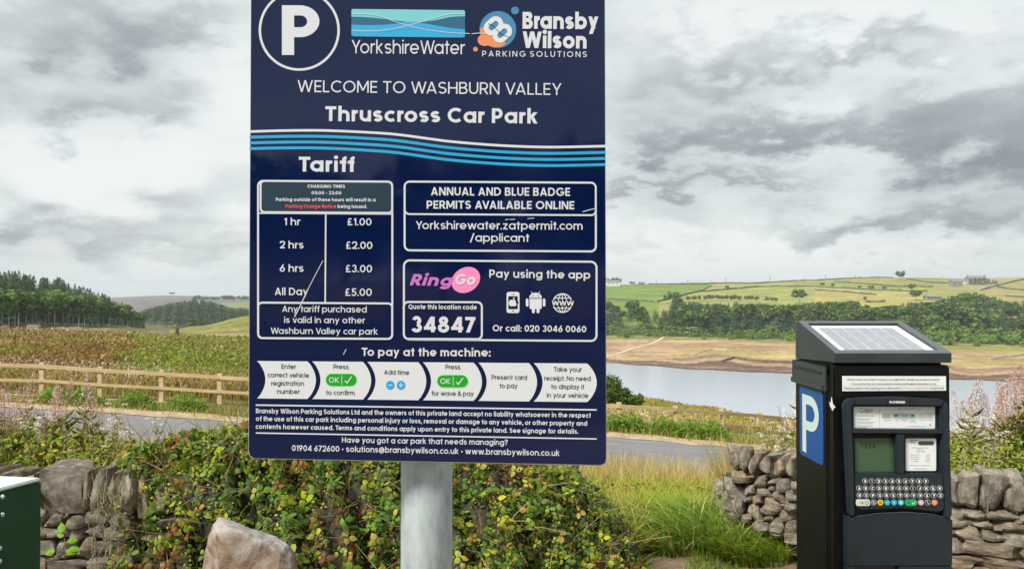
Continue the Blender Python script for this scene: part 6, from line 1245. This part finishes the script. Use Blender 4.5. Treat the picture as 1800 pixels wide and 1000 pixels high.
# wood on the far shore
topline = lambda px: float(np.interp(px, [1040, 1070, 1085, 1100, 1112, 1128, 1142, 1160, 1172, 1188, 1205, 1240, 1300, 1360, 1420, 1440, 1500, 1522, 1535, 1560, 1600, 1640, 1690, 1712, 1760, 1775, 1800, 1850], [522, 528, 538, 545, 524, 540, 548, 540, 545, 520, 528, 532, 530, 533, 532, 528, 526, 532, 543, 534, 530, 528, 512, 510, 522, 530, 526, 520]))
n_t = 0
for i in range(285):
    px = 1040 + 810 * ((i * .618034) % 1); f_ = (i * .7548) % 1
    kd, _ = knots(px); d = kd[10] + 14 + (170 if px < 1430 else 205) * f_; b = gp(px, d); yb_ = HZ + (EYE - b.z) / d * F; tl_ = topline(px)
    if yb_ < tl_ + 12: continue
    hp = random.uniform(38, 58) if px < 1430 else random.uniform(30, 48); ytop = max(yb_ - hp, tl_ + abs(random.gauss(0, 2.5))); h = (yb_ - ytop) / F * d
    if 1150 < px < 1420 and f_ < .6: kind = 'conifer' if random.random() < .65 else 'broadleaf_tree'
    elif px > 1690: kind = 'bright_tree' if random.random() < .6 else 'conifer'
    else: kind = 'conifer' if random.random() < .4 else 'broadleaf_tree'
    side = 'between the sign and the pay machine' if px < 1430 else ('above the pay machine' if px < 1640 else 'right of the pay machine')
    what = dict(conifer='dark conifer', broadleaf_tree='dull green broadleaf tree', bright_tree='fresh green tree')[kind]
    tree(kind, b, h, f'{what} in the far shore wood {side}', f'{what}s in the far shore wood {side}', random.uniform(1.1, 1.5) * (1.5 if kind == 'conifer' else 1)); n_t += 1
for i in range(62):
    px = 1045 + (370 if i < 36 else 0) * (i / 36) if i < 36 else 1590 + 240 * ((i - 36) / 26); px += random.uniform(-5, 5); kd, _ = knots(px); d = kd[10] + random.uniform(-10, 14); b = gp(px, d); h = random.uniform(3.6, 6.2) * (1.0 if px < 1430 else 1.45)
    tree('shrub', b, h, 'low rounded willow bush above the dry shore ' + ('right of the pay machine' if px > 1430 else 'between the sign and the pay machine'), 'willow bushes ' + ('right of the pay machine' if px > 1430 else 'left of the pay machine'), random.uniform(1.0, 1.3))
# trees standing alone in the fields
for px, yb, yt, lab, wd, kd in [(1405, 533, 507, 'large round dark tree above the wood left of the pay machine lid', 1.25, 'broadleaf_tree'), (1278, 509.5, 501.5, 'small dark tree beside the field wall above the far wood', 1.2, 'broadleaf_tree'), (1583, 492.5, 475.5, 'wind shaped dark tree alone on the skyline', 1.15, 'broadleaf_tree'), (1603, 511, 498, 'round green tree on the slope right of the skyline tree', 1.35, 'broadleaf_tree'), (1610, 528, 509, 'broad dark tree beside the low stone building', 1.5, 'broadleaf_tree'),
                                (1445.5, 504.5, 496, 'first small field tree from the left on the slope above the machine', 1.3, 'broadleaf_tree'), (1464, 506, 497, 'second small field tree from the left on the slope above the machine', 1.0, 'broadleaf_tree'), (1511, 509, 502, 'third small field tree from the left on the slope above the machine', 1.1, 'broadleaf_tree'), (1531.5, 510, 501, 'fourth and widest small field tree on the slope above the machine', 1.5, 'broadleaf_tree'), (1554.5, 510.5, 502, 'fifth small field tree from the left on the slope above the machine', 1.3, 'broadleaf_tree'), (1581, 511, 505.5, 'tiny round bush right of the row of small field trees', 1.2, 'shrub'), (1521, 530, 521, 'thin tree standing off the right end of the wood hump', .9, 'broadleaf_tree')]:
    p = ground_hit(px, yb, 480); tree(kd, p, (yb - yt) / F * p.y, lab, wide=wd)
for i, (px, yb, yt) in enumerate([(1172, 533, 517), (1182, 533, 512), (1190, 532, 513), (1210, 531, 520), (1220, 530.5, 519), (1228, 530, 518), (1240, 529.5, 519), (1247, 529, 517), (1254, 529, 518), (1262, 529, 517.5), (1270, 529.5, 519), (1277, 529.5, 518), (1286, 530, 518), (1292, 530, 517.5), (1300, 530, 519), (1312, 530.5, 519), (1320, 530.5, 518.5), (1330, 531, 519.5), (1348, 532, 521), (1358, 532, 522), (1364, 532, 523)]):
    p = ground_hit(px, yb, 480); tree('broadleaf_tree', p, (yb - yt) / F * p.y, 'small bare stemmed tree in the hedge line above the far wood', 'hedge line trees above the far wood', 1.0)
for i, (px, yb, yt) in enumerate([(1066, 501, 487), (1074, 501, 489), (1081, 501, 486), (1088, 501, 488), (1109, 500, 493.5), (1114, 500, 494)]):
    p = ground_hit(px, yb + 1, 600); tree('broadleaf_tree', p, (yb - yt) / F * p.y, 'dark tree among the skyline farm buildings just right of the sign', 'skyline trees just right of the sign', 1.2)
for i, (px, yb, yt) in enumerate([(1706, 501, 489), (1714, 501, 487), (1722, 501, 488), (1730, 501, 487), (1738, 500.5, 489), (1746, 500, 491), (1751, 499.5, 492)]):
    p = ground_hit(px, yb, 600); tree('conifer', p, (yb - yt) / F * p.y, 'dark tree screening the farmhouse near the right edge', 'trees screening the farmhouse', 2.6)

# bush on the near side of the water
def near_bush():
    root = empty('hawthorn_bush', gp(1075, 34), 'leafy green hawthorn bush beyond the fence, against the right edge of the sign', 'bush'); O = np.array(root.location); P_, T_ = [], []
    for cx, cy, rx, ry, n in ((1068, 690, 24, 24, 900), (1078, 676, 16, 18, 500), (1062, 668, 16, 14, 300), (1090, 694, 18, 16, 700), (1108, 702, 17, 12, 620), (1098, 690, 10, 8, 240), (1125, 698, 6, 7, 120), (1118, 705, 14, 9, 300), (1040, 684, 28, 26, 900), (1085, 704, 26, 12, 700)):
        c = at(cx, cy, 34); v = rng.normal(size=(n, 3)); v /= np.linalg.norm(v, axis=1, keepdims=True); k = 34 / F; P_.append(np.array(c) + v * U(.45, 1.05, n)[:, None] * np.array([rx * k, (rx + ry) / 2 * k, ry * k])); T_.append(v)
    p = np.concatenate(P_); v = np.concatenate(T_); n = len(p); stuff('foliage', None, None, leaves(p - O, v + rng.normal(0, .6, (n, 3)) + [0, 0, .3], U(.07, .14, n), U(.05, .09, n), vary([(.07, .12, .025), (.10, .155, .03), (.05, .09, .02), (.14, .18, .04)], n)), M_leaf, root)
    mb = MB(); b = Vector((0, 0, -.2))
    for t in ((1066, 680), (1080, 690), (1100, 698), (1050, 684)): q = at(*t, 34) - root.location; mb.tube([root.location + b, root.location + b.lerp(q, .5) + Vector((.05, 0, 0)), root.location + q], [.06, .04, .015], 5, 0, False)
    mb.build('trunk', M_bark, root)
near_bush()

# trees across the car park, behind the photographer: what the glossy sign mirrors
for i, (x, y, h) in enumerate([(-16, -30, 7), (-9, -33, 8), (-3, -31, 6.5), (4, -34, 8.5), (10, -30, 7), (17, -33, 8), (24, -31, 7), (-24, -32, 8), (31, -33, 8), (-12.5, -36, 9), (-6, -36, 9), (1, -37, 10), (7, -36, 8.5), (13.5, -36, 9.5)]):
    tree('broadleaf_tree', Vector((x, y, .2)), h, 'broadleaf tree on the far side of the car park behind the viewer', 'trees across the car park', 1.1)

# ------------------------------------------------------------------ things far across the water
M_fs = plain('field_wall_stone', (.085, .085, .06), .95, var=.3, vscale=.2); M_house = plain('farm_stone', (.24, .22, .19), .9, var=.2, vscale=.3); M_roof = plain('slate_roof', (.17, .18, .20), .7); M_win = plain('window_glass', (.03, .035, .04), .2); M_paleb = plain('pale_render', (.62, .62, .60), .8)
def draped(name, label, cat, pts, h=1.3, w=.9, mat=None, dmin=480, group=None):
    P_ = []
    for a, b in zip(pts[:-1], pts[1:]):
        n = max(2, int(math.dist(a, b) / 7))
        for k in range(n): P_.append(ground_hit(a[0] + (b[0] - a[0]) * k / n, a[1] + (b[1] - a[1]) * k / n, dmin))
    P_.append(ground_hit(*pts[-1], dmin)); mb = MB(); rs = random.Random(len(pts) * 7 + int(pts[0][0]))
    for p, q in zip(P_[:-1], P_[1:]):
        d = (q - p).normalized(); nr = Vector((-d.y, d.x, 0)).normalized() * w / 2; hh = h * rs.uniform(.75, 1.25); z = Vector((0, 0, 1))
        mb.prism([p - nr - z * .6, p + nr - z * .6, p + nr * .7 + z * hh, p - nr * .7 + z * hh], q - p + d * .0)
    o = mb.build(name, mat or M_fs, None, origin=P_[0]); tag(o, label, cat, group); return o
FW = [('wall along the lower edge of the bright green field', [(1066, 527), (1100, 528), (1150, 531.5)]), ('wall climbing the right edge of the bright green field', [(1155, 531.5), (1180, 525), (1204, 519), (1235, 511), (1251, 503)]), ('wall crossing the pale fields below the skyline, left of the machine', [(1222, 514), (1278, 509.5), (1333, 504.5), (1430, 503.8)]), ('dark wall on the skyline between sign and machine', [(1140, 500), (1190, 500.5), (1235, 500), (1275, 498), (1330, 498.5), (1400, 494), (1430, 493)]),
      ('wall under the row of small field trees', [(1430, 504.5), (1480, 507), (1524, 510), (1594, 512.5), (1630, 513)]), ('upper wall across the green fields over the machine', [(1466, 495.5), (1528, 500), (1574, 504.5), (1640, 505)]), ('skyline wall left of the wind shaped tree', [(1430, 493.5), (1480, 490.5), (1530, 488), (1570, 488.5)]), ('wall from the skyline tree towards the farm', [(1594, 491), (1636, 497.5), (1672, 498.5)]), ('long wall dropping left from the skyline beside the farm', [(1724, 511), (1748, 504), (1775, 497), (1800, 492)]), ('wall between the brown fields at the right edge', [(1752, 505.5), (1775, 508), (1803, 511.5)]), ('lower wall of the brown fields at the right edge', [(1768, 521.5), (1803, 523.5)]), ('short wall in the yellow field above the wood', [(1522, 532), (1556, 531)]), ('faint wall through the yellow field', [(1432, 510), (1490, 514.5), (1540, 519)])]
for lab, pts in FW: draped('field_wall', 'thin dark ' + lab if 'dark' not in lab else 'thin ' + lab, 'wall', pts)
draped('causeway', 'pale stony track running down the dry shore to the water', 'track', [(1166, 593), (1150, 603), (1135, 607), (1100, 617), (1065, 628), (1040, 636)], h=.25, w=2.2, mat=plain('pale_silt', (.52, .42, .30), .9), dmin=250)
draped('shore_wall', 'low pale ruined wall on the dry shore at the right edge', 'wall', [(1738, 632.5), (1760, 629), (1775, 628), (1803, 624)], h=.9, w=1.6, mat=plain('silted_stone', (.34, .29, .20), .95), dmin=250)
draped('shore_wall', 'broken dark wall foundation near the water left of the machine', 'wall', [(1268, 636), (1290, 630), (1310, 634), (1350, 637), (1396, 638)], h=.8, w=1.3, mat=plain('damp_stone', (.13, .09, .07), .95), dmin=250)
draped('shore_wall', 'pale rubble line on the dry shore right of the causeway', 'wall', [(1218, 624), (1236, 618), (1252, 614), (1278, 615)], h=.5, w=1.0, mat=plain('pale_rubble', (.46, .37, .24), .95), dmin=250)
def house(px, yb, w_px, h_px, label, mat=M_house, roof_px=3, chim=2, rows=1, dmin=600, nw=4):
    p = ground_hit(px, yb, dmin); k = p.y / F; W_, H_ = w_px * k, h_px * k; D_ = W_ * .45; root = empty('farm_building', p, label, 'building'); X, Y, Z = p
    mb = MB(); mb.box(X - W_ / 2, X + W_ / 2, Y, Y + D_, Z - 2, Z + H_); mb.build('wall', mat, root)
    mb = MB(); rh = roof_px * k; mb.prism([(X - W_ / 2 - .3, Y - .4, Z + H_ + .02), (X - W_ / 2 - .3, Y + D_ + .4, Z + H_ + .02), (X - W_ / 2 - .3, Y + D_ / 2, Z + H_ + rh)], (W_ + .6, 0, 0)); rf = mb.build('roof', M_roof, root)
    for i in range(chim): mb = MB(); cx = X + (W_ / 2 - 1.0) * (1 if i else -1); mb.box(cx - .5, cx + .5, Y + D_ / 2 - .5, Y + D_ / 2 + .5, Z + H_ + rh * .4, Z + H_ + rh + 1.4); mb.build('chimney', mat, rf, origin=p)
    for i in range(nw):
        wx = X - W_ / 2 + W_ * (i + .7) / (nw + .4); mb = MB(); mb.box(wx - .5, wx + .5, Y - .06, Y + .1, Z + H_ * .45, Z + H_ * .45 + 1.3); mb.build('window', M_win, root)
house(1720, 495, 32, 5.5, 'stone farmhouse with chimneys behind dark trees near the right edge', roof_px=5, nw=5); house(1683, 504.5, 20, 9, 'stone barn left of the farmhouse', roof_px=5, chim=0, nw=2); house(1699, 499, 9, 4.5, 'small white rendered outbuilding between barn and farmhouse', M_paleb, 2, 0, nw=1); house(1642, 528, 26, 6, 'low stone building in the trees beside the broad dark tree', roof_px=3, chim=1, nw=4)
house(1078, 503, 24, 6.5, 'pale stone farmhouse on the skyline just right of the sign', M_paleb, 4, 1, nw=3); house(1128, 500.6, 11, 3, 'tiny low barn on the skyline right of the sign', roof_px=2, chim=0, nw=1)
for i, (px, yt) in enumerate([(1154, 494), (1209, 491), (1249.5, 492.5), (1276, 487.5), (1353.5, 485.5), (1417, 488), (1451, 483), (1504, 483)]):
    kd, kz = knots(px); d = kd[12]; p = Vector(((px - 900) / F * d, d, kz[12])); h = zy(yt, d) - p.z; mb = MB(); mb.tube([p - Vector((0, 0, .5)), p + Vector((0, 0, h))], .22, 6); mb.box(p.x - 1, p.x + 1, p.y - .1, p.y + .1, p.z + h - .8, p.z + h - .6)
    o = mb.build('telegraph_pole', plain('pole_wood', (.10, .09, .08), .9), None, origin=p); tag(o, 'thin telegraph pole on the skyline between the sign and the wind shaped tree', 'pole', 'telegraph poles on the skyline')
# ruins and posts at the far edge of the heath
M_ruin = plain('ruin_stone', (.24, .20, .16), .95, var=.3, vscale=2, bump=.5, bscale=8)
def ruin(px0, px1, y0, y1, label, d=183):
    a, b = at(px0, y0, d), at(px1, y0, d + 2); z0 = min(gz(a.x, a.y), gz(b.x, b.y)); n = 7; mb = MB(); hs = [(y1 - y0) / F * d * random.uniform(.75, 1.1) for _ in range(n + 1)]
    pts = [Vector((a.x + (b.x - a.x) * i / n, d, a.z + (0 if 0 < i < n else -.5) + random.uniform(-.15, .15))) for i in range(n + 1)]; mb.prism(pts + [Vector((b.x, d, z0 - .5)), Vector((a.x, d, z0 - .5))], (0, 1.2, 0)); o = mb.build('ruined_wall', M_ruin, None, origin=a); tag(o, label, 'wall')
ruin(46, 76, 571, 577, 'squat pile of grey ruined masonry at the far edge of the heath'); ruin(90, 152, 575.5, 581, 'long low ruined wall in front of the plantation', 184); ruin(165, 196, 579, 584, 'low tumbled stone bank right of the long ruined wall', 186); ruin(246, 296, 582.5, 588, 'grey stone remains below the valley wood', 186); ruin(2, 22, 572, 578, 'small heap of rubble at the left end of the heath edge', 183)
mb = MB(); p = gp(312, 150); h = zy(577, 150) - p.z; mb.box(p.x - .25, p.x + .25, p.y - .2, p.y + .2, p.z - .3, p.z + h); mb.box(p.x - .5, p.x + .5, p.y - .1, p.y + .1, p.z - .3, p.z + h * .4); tag(mb.build('marker_post', plain('dark_post', (.05, .045, .04), .9), None, origin=p), 'short dark post at the far edge of the heath left of the sign', 'post')

# ------------------------------------------------------------------ air
def haze():
    me = bpy.data.meshes.new('haze'); bm = bmesh.new(); bmesh.ops.create_cube(bm, size=1); bm.to_mesh(me); bm.free()
    m = bpy.data.materials.new('haze'); m.use_nodes = True; nt = m.node_tree; nt.nodes.clear(); v = nt.nodes.new('ShaderNodeVolumePrincipled'); v.inputs['Color'].default_value = (.80, .88, .96, 1); v.inputs['Density'].default_value = .00016; v.inputs['Anisotropy'].default_value = 0
    out = nt.nodes.new('ShaderNodeOutputMaterial'); nt.links.new(v.outputs[0], out.inputs['Volume'])
    o = link('haze', me, None, m); o.scale = (7000, 7000, 104); o.location = (0, 0, 15); tag(o, kind='stuff')
haze()
